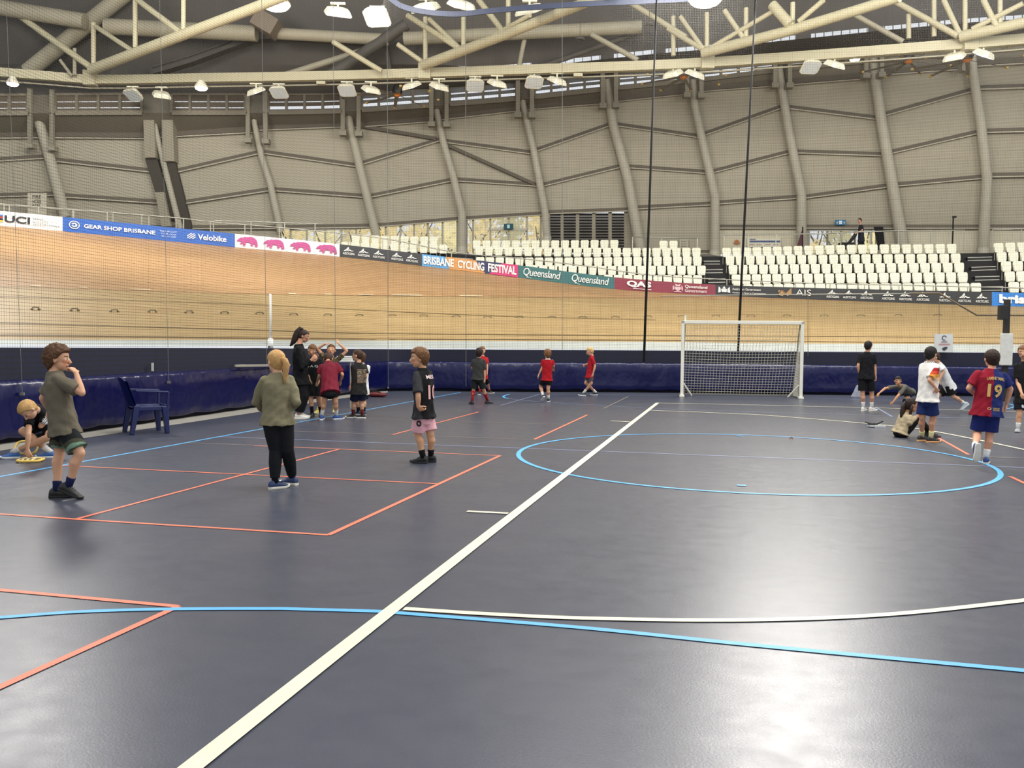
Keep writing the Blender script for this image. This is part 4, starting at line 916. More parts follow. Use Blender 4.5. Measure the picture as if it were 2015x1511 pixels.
for j in range(nzs + 1):
    z = nz0 + j * CELL; k = len(vs)
    for p in pr: vs += [(p.x, p.y, z - TH / 2), (p.x, p.y, z + TH / 2)]
    for i in range(len(pr) - 1): fs.append((k + 2 * i, k + 2 * i + 2, k + 2 * i + 3, k + 2 * i + 1))
mb.add(vs, fs); tag(mb.obj('safety_net', netm), 'fine black mesh safety net hanging all along above the blue wall', 'net')
ropem = mat('rope_grey', (112, 112, 108), .7); ropeb = mat('rope_black', (14, 13, 13), .8)
for xt, yt, xb, yb, lab, foot in ((12, 35, 44, 775, 'thin grey net cord at the far left ending over the crouching boy', 1), (313, -20, 332, 752, 'thin grey net cord passing right of the plastic chair', 1), (514, -20, 525, 740, 'thin grey net cord left of the woman in black', 0), (655, -20, 660, 683, 'thin grey net cord above the group round the woman', 0), (761.5, -20, 764, 763, 'thin grey net cord at the corner of the wall', 1), (916, -20, 917, 760, 'thin grey net cord left of the boy with red socks', 0), (1106, -20, 1107, 688, 'thin grey net cord left of the first black rope', 0)):
    Y = wall_g(xb).y - .25; a, b = at_y(xt, yt - 30, Y), at_y(xb, yb, Y); mb = MB(); mb.tube([a, b], .0034 * max(1, Y / 14), 6)
    if foot: mb.box(b, (.05, .03, .04))
    tag(mb.obj('net_cord', ropem, smooth=False), lab, 'cord', 'thin grey net cords')
for xt, yt, xb, yb, lab in ((1293, -30, 1267, 712, 'left of the two thick black ropes, left of the goal'), (1488, -30, 1452, 692, 'right of the two thick black ropes, running down behind the goal')):
    Y = 25.6; a, b = at_y(xt, yt, Y), at_y(xb, yb, Y); mb = MB(); mb.tube([a, a.lerp(b, .5), b], [.022, .032, .036], 8); tag(mb.obj('pull_rope', ropeb, smooth=True), lab, 'rope', 'thick black ropes')
# ================================================================ signs and fittings on the concourse
def sign(name, pts, lab, col, off=-.2, cat='sign', group=None, fn=wall_q):
    x0, y0, x1, y1 = pts; t = thing(name, lab, cat, fn((x0 + x1) / 2, y1, off), 0, group); mb = MB()
    q = [fn(x0, y1, off), fn(x1, y1, off), fn(x1, y0, off), fn(x0, y0, off)]; r_ = [p + Vector((0, .06, 0)) for p in q]
    mb.add(q + r_, [(0, 1, 2, 3), (7, 6, 5, 4), (1, 0, 4, 5), (2, 1, 5, 6), (3, 2, 6, 7), (0, 3, 7, 4)]); mb.obj('plate', mat('sign_%d_%d_%d' % col, col, .5, .03), t)
    def f(x, y): return fn(x, y, off) + Vector((0, -.012, 0))
    return t, f
def stext(t, f, s, x0, y0, x1, y1, col, off=0.0):
    mb = MB(); text_on(mb, s, lambda x, y: f(x, y), x0, x1, y1, y0, off); mb.obj('lettering', mat('print_%d_%d_%d' % col, col, .5, .02), t)
def spoly(t, f, P, col, name='emblem'):
    mb = MB(); mb.poly([f(x, y) for x, y in P]); mb.obj(name, mat('print_%d_%d_%d' % col, col, .5, .02), t)
t, f = sign('fire_sign', (54, 380, 91, 424), 'pale square sign reading FIRE HOSE REEL at the far left', (198, 190, 170), -1.0)
for i, s in enumerate(('FIRE', 'HOSE', 'REEL')): stext(t, f, s, 64, 384 + 9 * i, 81, 391 + 9 * i, (90, 82, 74), .02)
t, f = sign('exit_sign', (991.5, 440, 1010, 451), 'small teal exit sign over the glazed doors', (34, 84, 92), -.3)
spoly(t, f, [(998, 449), (998, 442), (1003, 442), (1003, 449)], (190, 220, 224), 'door_symbol'); spoly(t, f, [(999.5, 448), (999.5, 444), (1001.5, 443.5), (1001.5, 448)], (34, 84, 92), 'door_symbol')
t, f = sign('exit_sign', (1644, 432.5, 1664, 442.5), 'small blue exit sign above the concourse doors', (52, 118, 160), -.3)
spoly(t, f, [(1651, 441), (1651, 434), (1657, 434), (1657, 441)], (226, 236, 240), 'door_symbol'); spoly(t, f, [(1645.5, 438), (1648, 435.5), (1648, 440.5)], (226, 236, 240), 'arrow'); spoly(t, f, [(1662.5, 438), (1660, 440.5), (1660, 435.5)], (226, 236, 240), 'arrow')
t, f = sign('plaque', (1337, 471, 1354, 490), 'small grey notice plate right of the pair of seats', (186, 180, 158), -.2)
for i in range(3): spoly(t, f, [(1340, 476 + 5 * i), (1351, 476 + 5 * i), (1351, 474 + 5 * i), (1340, 474 + 5 * i)], (140, 134, 118), 'print_line')
t, f = sign('wall_poster', (1470, 468, 1536, 486), 'long white poster with a blue stripe on the cream wall', (224, 218, 196), -.1)
spoly(t, f, [(1475, 477), (1535, 477), (1535, 473.5), (1475, 473.5)], (84, 98, 140), 'stripe'); spoly(t, f, [(1475, 472), (1487, 472), (1487, 470), (1475, 470)], (110, 116, 136), 'print_line')
for x in (1474, 1488, 1505, 1521): spoly(t, f, [(x, 482), (x + 11, 482), (x + 11, 481), (x, 481)], (150, 120, 96), 'print_line')
t = thing('wall_emblem', 'small brown leaf shaped emblem on the cream wall left of the poster', 'emblem', wall_q(1450, 482, -.1)); mb = MB()
for a in range(7):
    b = R(20 + a * 23.3); d = (math.cos(b), math.sin(b)); mb.poly([wall_q(1450 + x, 481 - y, -.08) for x, y in ((0, 0), (d[0] * 5 - d[1] * 1.6, d[1] * 7 + d[0] * 1.6), (d[0] * 7.5, d[1] * 11), (d[0] * 5 + d[1] * 1.6, d[1] * 7 - d[0] * 1.6))])
mb.obj('leaf', mat('emblem_brown', (176, 116, 76), .6), t)
# concourse railings
def railing(lab, pts, posts, Yf, drop=14, mid=False):
    t = thing('concourse_railing', lab, 'railing', at_y(pts[0][0], pts[0][1], Yf(pts[0][0])), 0, 'thin steel railings on the concourse')
    q = [at_y(x, y, Yf(x)) for x, y in smooth_px(pts, 6)] if len(pts) > 2 else [at_y(x, y, Yf(x)) for x, y in pts]
    mb = MB(); mb.tube(q, .028, 6); mb.obj('rail', rm, t, True)
    for x in posts:
        y = itab(pts, x); a = at_y(x, y, Yf(x)); mb = MB(); mb.tube([a, a - Vector((0, 0, .95))], .024, 6); mb.obj('post', rm, t)
yr = lambda x: rowY(5, x) + .6
railing('steel railing on the concourse above the right seat block', [(1425, 463), (1432, 462), (1600, 460), (1714, 455.5), (1800, 454), (1898, 453)], [1425, 1472, 1527, 1594, 1655, 1714, 1768, 1832, 1898], yr)
railing('steel railing on the concourse above the seats at the right edge', [(1953, 452), (2060, 449.5)], [1953, 2010], yr); railing('steel railing right of the pair of seats', [(1245, 466), (1372, 469)], [1245, 1302, 1372], yr)
railing('steel railing on the far left concourse', [(-60, 398), (0, 403), (120, 412), (363, 430)], [18, 145, 222, 293, 361], lambda x: itab(YTOP, x) + 1.2)
railing('steel railing left of the concourse windows', [(420, 434), (520, 437), (640, 441)], [420, 494, 560, 620], lambda x: itab(YTOP, x) + 1.6)
t = thing('floor_lamp_post', 'thin dark pole with a small head standing on the concourse right of the doors', 'pole', wall_q(1874, 492, -1.5)); mb = MB(); mb.tube([wall_q(1874, 490, -1.5), wall_q(1876, 428, -1.5)], .035, 8); mb.obj('pole', dark, t); mb = MB(); mb.box(wall_q(1878, 427, -1.5), (.16, .1, .08)); mb.obj('head', dark, t)
# ================================================================ trees outside
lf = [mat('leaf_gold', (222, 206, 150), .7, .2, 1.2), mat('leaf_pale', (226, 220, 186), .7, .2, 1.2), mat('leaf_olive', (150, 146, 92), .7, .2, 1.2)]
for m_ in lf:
    b = m_.node_tree.nodes['Principled BSDF']; b.inputs['Emission Color'].default_value = (*lin((236, 226, 184)), 1); b.inputs['Emission Strength'].default_value = .4  # backlit daylight put into the leaf material as a slight glow
bark = mat('bark', (96, 84, 70), .9)
def tree(x, Y, zt, r, m_, lab):
    g0 = at_y(x, 480, Y); t = thing('tree', lab, 'tree', (g0.x, Y, 4.5), 0, 'trees outside the windows'); c = Vector((g0.x, Y, zt)); mb = MB(); rr = random.Random(int(x))
    mb.tube([(g0.x, Y, 4.4), (g0.x + .2, Y, 6.5), (g0.x - .1, Y, zt)], [.18, .14, .06], 8)
    for k in range(5):
        a = rr.uniform(0, 6.28); mb.tube([(g0.x, Y, 5.6 + k * .4), (g0.x + math.cos(a) * 1.2, Y + math.sin(a) * .8, 7 + k * .5)], [.06, .02], 6)
    mb.obj('trunk', bark, t); mb = MB()
    for k in range(520):
        d = Vector((rr.gauss(0, 1), rr.gauss(0, 1), rr.gauss(0, 1))).normalized() * (rr.random() ** .4); p = c + Vector((d.x * r, d.y * r, d.z * r * 2.3)); s_ = rr.uniform(.12, .3)
        u = Vector((rr.gauss(0, 1), rr.gauss(0, 1), rr.gauss(0, 1))).normalized(); v = u.cross(Vector((rr.gauss(0, 1), rr.gauss(0, 1), 1))).normalized()
        mb.poly([p - u * s_, p + v * s_ * .5, p + u * s_, p - v * s_ * .5])
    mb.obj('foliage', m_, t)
TL = [(572, 52, 7.6, 1.0, 0), (636, 55.5, 7.4, 1.0, 1), (700, 52, 7.6, 1.0, 0), (764, 55.5, 7.6, 1.0, 0), (826, 52, 7.8, 1.0, 0), (888, 55.5, 7.8, 1.0, 1), (948, 52, 7.8, 1.0, 0), (1006, 55.5, 8.0, 1.0, 2), (1062, 52, 7.8, 1.0, 0), (1606, 52, 5.9, .7, 0), (1652, 55, 6.8, 1.1, 2), (1706, 52, 6.2, .9, 1)]
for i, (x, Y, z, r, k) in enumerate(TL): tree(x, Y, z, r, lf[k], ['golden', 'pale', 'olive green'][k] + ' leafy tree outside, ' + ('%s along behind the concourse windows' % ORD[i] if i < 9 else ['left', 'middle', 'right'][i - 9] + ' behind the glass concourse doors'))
mb = MB(); mb.poly([(-80, 48, 4.4), (90, 48, 4.4), (90, 140, 4.4), (-80, 140, 4.4)]); tag(mb.obj('floor_outside', mat('outside_ground', (186, 176, 140), .9)), kind='structure')
# ================================================================ goal
gL, gR = at_z(1341.5, 781, 0), at_z(1575.5, 785, 0)
gd = (gR - gL).normalized(); gn = Vector((-gd.y, gd.x, 0)); HG = 2.08
t = thing('goal', 'white framed indoor goal with a net in front of the navy pads', 'goal', (gL + gR) / 2)
gw = mat('goal_white', (222, 220, 206), .4, .05, 4); RM = Matrix((gd, gn, Vector((0, 0, 1)))).transposed()
WG = (gR - gL).length
def gp(x, y, z): return gL + gd * x + gn * y + Vector((0, 0, z))
for nm, x in (('left', 0.0), ('right', WG)):
    mb = MB(); mb.box(gp(x, 0, HG / 2), (.085, .085, HG), rot=RM); mb.obj('post', gw, t, bevel=.01)
    mb = MB(); mb.box(gp(x, .0, .03), (.13, .2, .06), rot=RM); mb.obj('foot', gw, t, bevel=.01)
    mb = MB(); mb.bar(gp(x, .02, .04), gp(x, 1.0, .04), .04); mb.obj('ground_bar', mat('goal_grey', (120, 118, 112), .5), t)
    s_ = 1 if x == 0 else -1
    mb = MB(); mb.bar(gp(x + s_ * .05, .05, .36), gp(x + s_ * .28, .3, .03), .035); mb.obj('brace', gw, t)
    mb = MB(); mb.tube([gp(x + s_ * .05, .04, HG - .1), gp(x + s_ * .06, .12, HG - .3), gp(x + s_ * .05, .95, .05)], .018, 6); mb.obj('net_stay', mat('goal_grey', (120, 118, 112), .5), t)
mb = MB(); mb.box(gp(WG / 2, 0, HG - .045), (WG + .085, .085, .09), rot=RM); mb.obj('crossbar', gw, t, bevel=.01)
mb = MB(); mb.box(gp(0.06, .03, HG + .07), (.05, .05, .14), rot=RM); mb.obj('pin', gw, t)
mb = MB(); mb.bar(gp(0, .98, .04), gp(WG, .98, .04), .04); mb.obj('rear_bar', mat('goal_grey', (120, 118, 112), .5), t)
gnet = mat('goal_net', (206, 202, 184), .7); mb = MB(); GC = .085; nx = int(WG / GC); ny = 25
def gnp(u, v):   # u 0..1 across, v 0..1 from crossbar down to the rear bar
    z = HG - .12 - (HG - .16) * v; y = .1 + .9 * (v ** 1.4); sag = math.sin(PI * u) * .12 * math.sin(PI * v)
    return gp(.05 + (WG - .1) * u, y + sag * .6, z + sag * -.25)
def wire(pts, r):
    for a, b in zip(pts[:-1], pts[1:]): mb.bar(a, b, r)
for i in range(nx + 1): wire([gnp(i / nx, j / 10) for j in range(11)], .0085)
for j in range(ny + 1): wire([gnp(i / 16, j / ny) for i in range(17)], .0085)
for x in (0.05, WG - .05):
    for j in range(1, 24):
        z = HG - .12 - (HG - .16) * j / 24; v = j / 24; wire([gp(x, .03, z), gp(x, .1 + .9 * v ** 1.4, z)], .008)
    for j in range(1, 11):
        y = j * .09; v = ((max(y, .1) - .1) / .9) ** (1 / 1.4); wire([gp(x, y, HG - .12 - (HG - .16) * v), gp(x, y, .04)], .008)
o = mb.obj('net', gnet, t)
# ================================================================ blue plastic chair
bp = mat('chair_blue', (16, 26, 78), .3, .05, 3, spec=.6)
c0 = at_z(290, 851, 0); t = thing('plastic_chair', 'navy blue plastic armchair standing by the wall pad', 'chair', (c0.x, c0.y, 0), R(125)); 
def lp(mb, name, **k): o = bpy.data.objects.new(name, mb.mesh(name, bp, k.get('smooth', False))); COL.objects.link(o); o.parent = t; b = o.modifiers.new('bevel', 'BEVEL'); b.width = .012; b.segments = 2; b.limit_method = 'ANGLE'; return o
# local frame: front is -Y
for sx in (-1, 1):
    mb = MB(); mb.add([(sx * .26 - .035, -.26, 0), (sx * .26 + .035, -.26, 0), (sx * .26 + .035, -.2, 0), (sx * .26 - .035, -.2, 0), (sx * .255 - .045, -.25, .42), (sx * .255 + .045, -.25, .42), (sx * .255 + .045, -.15, .42), (sx * .255 - .045, -.15, .42)], [(3, 2, 1, 0), (4, 5, 6, 7), (0, 1, 5, 4), (1, 2, 6, 5), (2, 3, 7, 6), (3, 0, 4, 7)]); lp(mb, 'leg')
    mb = MB(); mb.add([(sx * .25 - .04, .25, 0), (sx * .25 + .04, .25, 0), (sx * .25 + .04, .31, 0), (sx * .25 - .04, .31, 0), (sx * .235 - .05, .16, .44), (sx * .235 + .05, .16, .44), (sx * .235 + .05, .25, .44), (sx * .235 - .05, .25, .44)], [(3, 2, 1, 0), (4, 5, 6, 7), (0, 1, 5, 4), (1, 2, 6, 5), (2, 3, 7, 6), (3, 0, 4, 7)]); lp(mb, 'leg')
    mb = MB(); mb.bar((sx * .285, -.25, .635), (sx * .27, .22, .66), .055, .03); mb.bar((sx * .28, -.235, .4), (sx * .285, -.245, .64), .05, .035, up=(0, 1, 0)); lp(mb, 'armrest')
mb = MB(); rows = [[(x, y, .42 - .02 * (1 - (x / .25) ** 2) + (0 if y > -.2 else -.01)) for x in (-.26, -.2, -.1, 0, .1, .2, .26)] for y in (-.26, -.2, 0, .2, .24)]
g = grid(rows); n_ = len(g.v); mb.add(g.v + [(x, y, z - .03) for x, y, z in g.v], g.f + [tuple(n_ + i for i in f_[::-1]) for f_ in g.f]); mb.bar((-.26, -.255, .40), (.26, -.255, .40), .03, .07); mb.bar((-.255, -.25, .39), (-.255, .24, .39), .03, .07); mb.bar((.255, -.25, .39), (.255, .24, .39), .03, .07); lp(mb, 'seat')
mb = MB(); rows = [[(x * (1 - .12 * k), .21 + .035 * k * 4 + .04 * (1 - (x / .26) ** 2), .42 + .44 * k - (.05 * (abs(x) / .26) ** 4 if k == 1 else 0)) for x in (-.26, -.2, -.1, 0, .1, .2, .26)] for k in (0, .3, .6, .85, 1)]
g = grid(rows); n_ = len(g.v); mb.add(g.v + [(x, y + .025, z) for x, y, z in g.v], [f_[::-1] for f_ in g.f] + [tuple(n_ + i for i in f_) for f_ in g.f])
for k in range(6): mb.add([g.v[28 + k], g.v[29 + k], (g.v[29 + k][0], g.v[29 + k][1] + .025, g.v[29 + k][2]), (g.v[28 + k][0], g.v[28 + k][1] + .025, g.v[28 + k][2])], [(0, 1, 2, 3)])
lp(mb, 'backrest', smooth=True)
# ================================================================ small things on the floor
def loop_frame(c, w_, d_, r, h, m_, mb, rz, tilt=0):
    M = Matrix.Rotation(rz, 3, 'Z') @ Matrix.Rotation(tilt, 3, 'X'); pts = []
    for i in range(33):
        a = 2 * PI * i / 32; pts.append(c + M @ Vector((math.copysign(abs(math.cos(a)) ** .5, math.cos(a)) * w_, math.copysign(abs(math.sin(a)) ** .5, math.sin(a)) * d_, 0)) + Vector((0, 0, h)))
    mb.tube(pts, r, 8, cap=False)
yel = mat('plastic_yellow', (226, 190, 92), .45, .05, 5); cream_p = mat('plastic_cream', (214, 200, 156), .5)
c = at_z(60, 908, 0); t = thing('floor_marker_frame', 'yellow plastic frame lying on the floor under the crouching boy\'s hand', 'plastic frame', c, 0, 'yellow plastic frames'); mb = MB(); loop_frame(c, .125, .13, .016, .02, yel, mb, .2); mb.obj('rim', yel, t, True); mb = MB()
for k in (-1, 0, 1): mb.tube([c + Vector((k * .05, -.12, .02)), c + Vector((k * .06, 0, .04)), c + Vector((k * .05, .12, .02))], .01, 6)
mb.tube([c + Vector((-.12, 0, .03)), c + Vector((.12, .02, .04))], .01, 6); mb.obj('inner_bars', cream_p, t)
c = at_z(52, 898, 0); t = thing('floor_marker_frame', 'second yellow plastic frame leaning behind the first one', 'plastic frame', c, 0, 'yellow plastic frames'); mb = MB(); loop_frame(c, .13, .1, .014, .11, yel, mb, .1, .75); mb.obj('rim', yel, t, True)
c = at_z(1722, 841, 0); t = thing('skate_guard', 'silver and black open gadget lying on the white arc left of the sitting girl', 'gadget', c); mb = MB(); mb.box(c + Vector((0, 0, .025)), (.24, .13, .03), .1); mb.box(c + Vector((.06, -.06, .02)), (.2, .05, .04), .05); mb.obj('base', mat('gadget_silver', (190, 194, 196), .3, metal=.3), t, bevel=.006)
mb = MB(); mb.tube([c + Vector((-.17, .02, .09)), c + Vector((-.05, .05, .06)), c + Vector((.06, .05, .06)), c + Vector((.15, .03, .11))], .012, 6); mb.tube([c + Vector((-.14, -.03, .06)), c + Vector((0, 0, .05))], .012, 6); mb.obj('strap', dark, t, True)
c = at_z(1557, 866, 0); mb = MB(); mb.add([c + Vector(v) for v in ((-.03, 0, .004), (-.01, -.015, .03), (.03, 0, .006), (.015, .01, .05), (-.02, .01, .04))], [(0, 1, 3, 4), (1, 2, 3)]); tag(mb.obj('dry_leaf', mat('leaf_red', (120, 66, 48), .8)), 'small reddish dry leaf lying on the floor in front of the goal', 'leaf')
c = at_z(738, 781, 0); t = thing('sport_bag', 'dark red bag lying by the wall behind the boy in the graphic tee', 'bag', c); mb = MB(); mb.ell(c + Vector((0, 0, .07)), (.24, .12, .07)); mb.ell(c + Vector((.17, -.03, .06)), (.14, .1, .06)); mb.obj('body', mat('bag_red', (98, 26, 28), .6, .15, 8), t, True); mb = MB(); mb.tube([c + Vector((-.15, -.05, .12)), c + Vector((0, -.06, .17)), c + Vector((.15, -.05, .12))], .012, 6); mb.obj('handle', dark, t, True)
# bench ledge with white box on the wall behind the group
w_ = wall_g(500); t = thing('wall_barrier', 'slim grey bar fixed on the navy wall left of the woman in black', 'bar', at_y(500, 720, wall_g(500).y - .4)); mb = MB(); mb.bar(at_y(463, 720, wall_g(463).y - .35), at_y(570, 718.5, wall_g(570).y - .35), .05, .05); mb.obj('tube', mat('bar_grey', (150, 146, 134), .5), t, bevel=.01); mb = MB()
for x in (480, 555): q = at_y(x, 719, wall_g(x).y - .35); mb.bar(q, q + (-inward(q)) * .4, .04)
mb.obj('wall_bracket', mat('bar_grey', (150, 146, 134), .5), t)
q = at_y(300, 722, wall_g(300).y - .12); mb = MB(); mb.box(q, (.03, .03, .14)); tag(mb.obj('wall_hook', mat('hook_white', (196, 196, 190), .5)), 'small upright white fitting on the navy wall above the plastic chair', 'fitting')
Yt = 19.5; t = thing('folding_table', 'small pale table top behind the child with raised arms', 'table', at_y(680, 770, Yt)); q = at_y(676, 711, Yt); mb = MB(); mb.box(q, (.42, .35, .03)); mb.obj('table_top', mat('table_pale', (176, 180, 176), .5), t, bevel=.006)
for sx in (-1, 1):
    for sy in (-1, 1): mb = MB(); a = q + Vector((sx * .18, sy * .14, -.02)); mb.bar(a, (a.x, a.y, 0), .03); mb.obj('leg', mat('bar_grey', (150, 146, 134), .5), t)
for i in range(3):
    mb = MB(); mb.box(q + Vector((.01 * i, 0, .03 + .035 * i)), (.36 - .02 * i, .28, .03), .08 * i); tag(mb.obj('paper_box', mat('paper_white', (224, 224, 214), .6), bevel=.004), ['white flat box at the bottom of the stack on the pale table', 'white flat box in the middle of the stack on the pale table', 'white flat box on top of the stack on the pale table'][i], 'box', 'white boxes on the pale table')
# grey cone-like bag behind the boy in black by the goal
c = at_z(1687, 783, 0); t = thing('cloth_bundle', 'small pale triangular bundle on the floor left of the boy in black by the wall', 'bundle', c); mb = MB(); mb.loft([[c + Vector((math.cos(a) * .2 * s_, math.sin(a) * .14 * s_, z)) for a in [2 * PI * i / 10 for i in range(10)]] for s_, z in ((1, 0), (.9, .05), (.55, .17), (.3, .3), (.08, .36))]); mb.obj('cloth', mat('bundle_grey', (120, 124, 138), .7, .15, 10, bump=.4, bscale=14), t, True)
# ================================================================ notice, post and pole by the right wall
def near(x, y, off=0.0): return at_y(x, y, wall_g(x).y - .2 + off)
t, f = sign('notice_board', (1840, 657, 1875, 693), 'white notice hung on the net above the wall at the right', (198, 200, 198), -.12, fn=near)
mb = MB()
for P in ring(.28, .42, 20, 300, 14): mb.poly([f(1852 + 12 * x, 671 - 12 * y) for x, y in P])
mb.obj('emblem', mat('print_60_60_64', (60, 60, 64), .5), t); spoly(t, f, [(1852, 673.5), (1864, 673.5), (1864, 671.5), (1852, 671.5)], (120, 120, 124), 'print_line'); spoly(t, f, [(1847, 678.5), (1869, 678.5), (1869, 676), (1847, 676)], (184, 136, 136), 'print_line')
spoly(t, f, [(1853, 686), (1857, 683), (1862, 682), (1865, 684), (1861, 688), (1857, 690)], (52, 52, 54))
Yp = 24.0; bpm = mat('post_black', (30, 28, 26), .6); t = thing('scoreboard_post', 'black square post with a dark box and white padded foot at the right edge', 'post', at_y(1980, 790, Yp)); mb = MB(); a, b = at_y(1982, 589, Yp), at_y(1979, 668, Yp); mb.bar(a, Vector((a.x, a.y, 0)), .13, .13); mb.obj('pole', bpm, t, bevel=.01)
mb = MB(); q = at_y(1973, 615, Yp - .12); mb.box(q, (.2, .16, .38)); mb.obj('box', bpm, t, bevel=.01)
mb = MB(); q0, q1 = at_y(1981, 656, Yp - .1), at_y(1979, 719, Yp - .1); mb.box((q0 + q1) / 2, (.3, .12, (q0 - q1).length)); mb.obj('padding', mat('pad_white', (206, 206, 198), .4, .08, 6, bump=.5, bscale=8), t, bevel=.02)
t = thing('bent_rail', 'thin brown metal rail with a slanting bend in front of the right boards', 'rail', near(1848, 690)); mb = MB(); mb.tube([near(1790, 577.5), near(1848, 577), near(1922, 620), near(2080, 621)], .028, 8); mb.obj('rail', mat('rail_brown', (104, 88, 64), .4), t, True); mb = MB(); mb.tube([near(1300, 583), near(1500, 580), near(1795, 577.5)], .016, 8); mb.obj('light_cable', mat('cable_pale', (150, 146, 130), .5), t, True)
for x, y0 in ((1848, 577), (1590, 580)): mb = MB(); mb.tube([near(x, y0), near(x, 700)], .008, 6); mb.obj('stay', mat('rail_brown', (104, 88, 64), .4), t)
# ================================================================ people
skin_m = mat('skin', rough=.55, var=.03, scale=9, attr=True, spec=.3); cloth_m = mat('cloth', rough=.85, var=.05, scale=14, attr=True, bump=.35, bscale=16, spec=.2)
hair_m = mat('hair', rough=.6, var=.18, scale=26, attr=True, bump=.6, bscale=60, spec=.3, stretch=(1, 1, .35)); shoe_m = mat('shoe', rough=.6, var=.05, scale=20, attr=True)
UP = Vector((0, 0, 1))
def rv(yaw): a = R(yaw); return Vector((math.cos(a), -math.sin(a), 0))
def fv(yaw): a = R(yaw); return Vector((math.sin(a), math.cos(a), 0))
def hand(mb, w_, d, nrm, k, side, curl=.55):
    """palm, four fingers of different length, thumb from the side of the palm"""
    d = d.normalized(); nrm = (nrm - d * nrm.dot(d)).normalized(); a = d.cross(nrm) * side   # a points to the thumb side
    rings = []
    for t_, hw, hd in ((-.012, .019, .015), (.012, .025, .014), (.035, .031, .014), (.058, .033, .012), (.068, .03, .009)):
        c = w_ + d * (t_ * k); rings.append([c + a * (math.cos(2 * PI * j / 10) * hw * k) + nrm * (math.sin(2 * PI * j / 10) * hd * k) for j in range(10)])
    mb.loft(rings)
    for off, L in ((.026, .056), (.009, .064), (-.009, .06), (-.026, .047)):
        p = w_ + d * (.056 * k) + a * (off * k); dd = (d + a * (off * 3.2)).normalized(); P = [p]
        ang = curl * .5
        for s_ in (.42, .32, .26):
            q = dd * math.cos(ang) + nrm * math.sin(ang); p = p + q * (L * s_ * k * 1.05); P.append(p); ang += curl
        mb.tube(P, [.0088 * k, .0082 * k, .0076 * k, .0062 * k], 7)
    p = w_ + d * (.014 * k) + a * (.02 * k); t1 = (d * .55 + a * .8 + nrm * .25).normalized(); t2 = (d * .85 + a * .3 + nrm * .4).normalized()
    mb.tube([p, p + t1 * (.03 * k), p + t1 * (.03 * k) + t2 * (.024 * k), p + t1 * (.03 * k) + t2 * (.042 * k)], [.0125 * k, .0105 * k, .0092 * k, .007 * k], 7)
def limb(mb, pts, rad):
    mb.tube(pts, rad, 12); mb.ell(pts[0], (rad[0],) * 3, nu=10, nv=7); mb.ell(pts[-1], (rad[-1],) * 3, nu=10, nv=7)
def between(a, b, ts): return [a.lerp(b, t_) for t_ in ts]
SHOEP = [(-.062, .020, .048), (-.056, .029, .072), (-.035, .034, .088), (-.005, .034, .092), (.03, .035, .074), (.06, .038, .06), (.09, .04, .05), (.12, .038, .042), (.142, .029, .033), (.154, .014, .024)]
def shoe(par, base, yaw, pitch, k, cu, cs, lab=None):
    M = Matrix.Rotation(R(-yaw), 3, 'Z') @ Matrix.Rotation(R(-pitch), 3, 'X')   # local +Y is the toe
    def tr(x, y, z): return base + M @ (Vector((x, y, z)) * k)
    mb = MB(); rings = []
    for y, hw, zt in SHOEP:
        z0 = .012; r_ = []
        for j in range(12):
            a = 2 * PI * j / 12; cx_, cz = math.cos(a), math.sin(a)
            x = math.copysign(abs(cx_) ** .8, cx_) * hw * (1 if cz < .2 else .86); z = z0 + (zt - z0) * (.5 + .5 * math.copysign(abs(cz) ** .7, cz)); r_.append(tr(x, y, z))
        rings.append(r_)
    mb.loft(rings); me = mb.mesh('shoe', shoe_m, True); paint(me, lin(cu)); s = link('shoe', me, par)
    mb = MB(); rings = []
    for z, e in ((0, -.002), (.008, .002), (.02, .002), (.024, -.004)):
        out = [(hw + e, y) for y, hw, zt in SHOEP]; loop = [(x, y) for x, y in out] + [(-x, y) for x, y in out[::-1]]
        lift = lambda y: .012 * max(0, (y - .1) / .05)
        rings.append([tr(x, y * 1.02, z + lift(y)) for x, y in loop])
    mb.loft(rings); me = mb.mesh('sole', shoe_m); paint(me, lin(cs)); link('sole', me, s)
    # laces: three short bars on the instep
    mb = MB()
    for j in range(3):
        y = .028 + j * .018; zt = .076 - j * .008; mb.bar(tr(-.022, y, zt), tr(.022, y + .004, zt), .006 * k)
    me = mb.mesh('laces', shoe_m); paint(me, lin(tuple(min(255, c + 26) for c in cu))); link('laces', me, s)
    return s
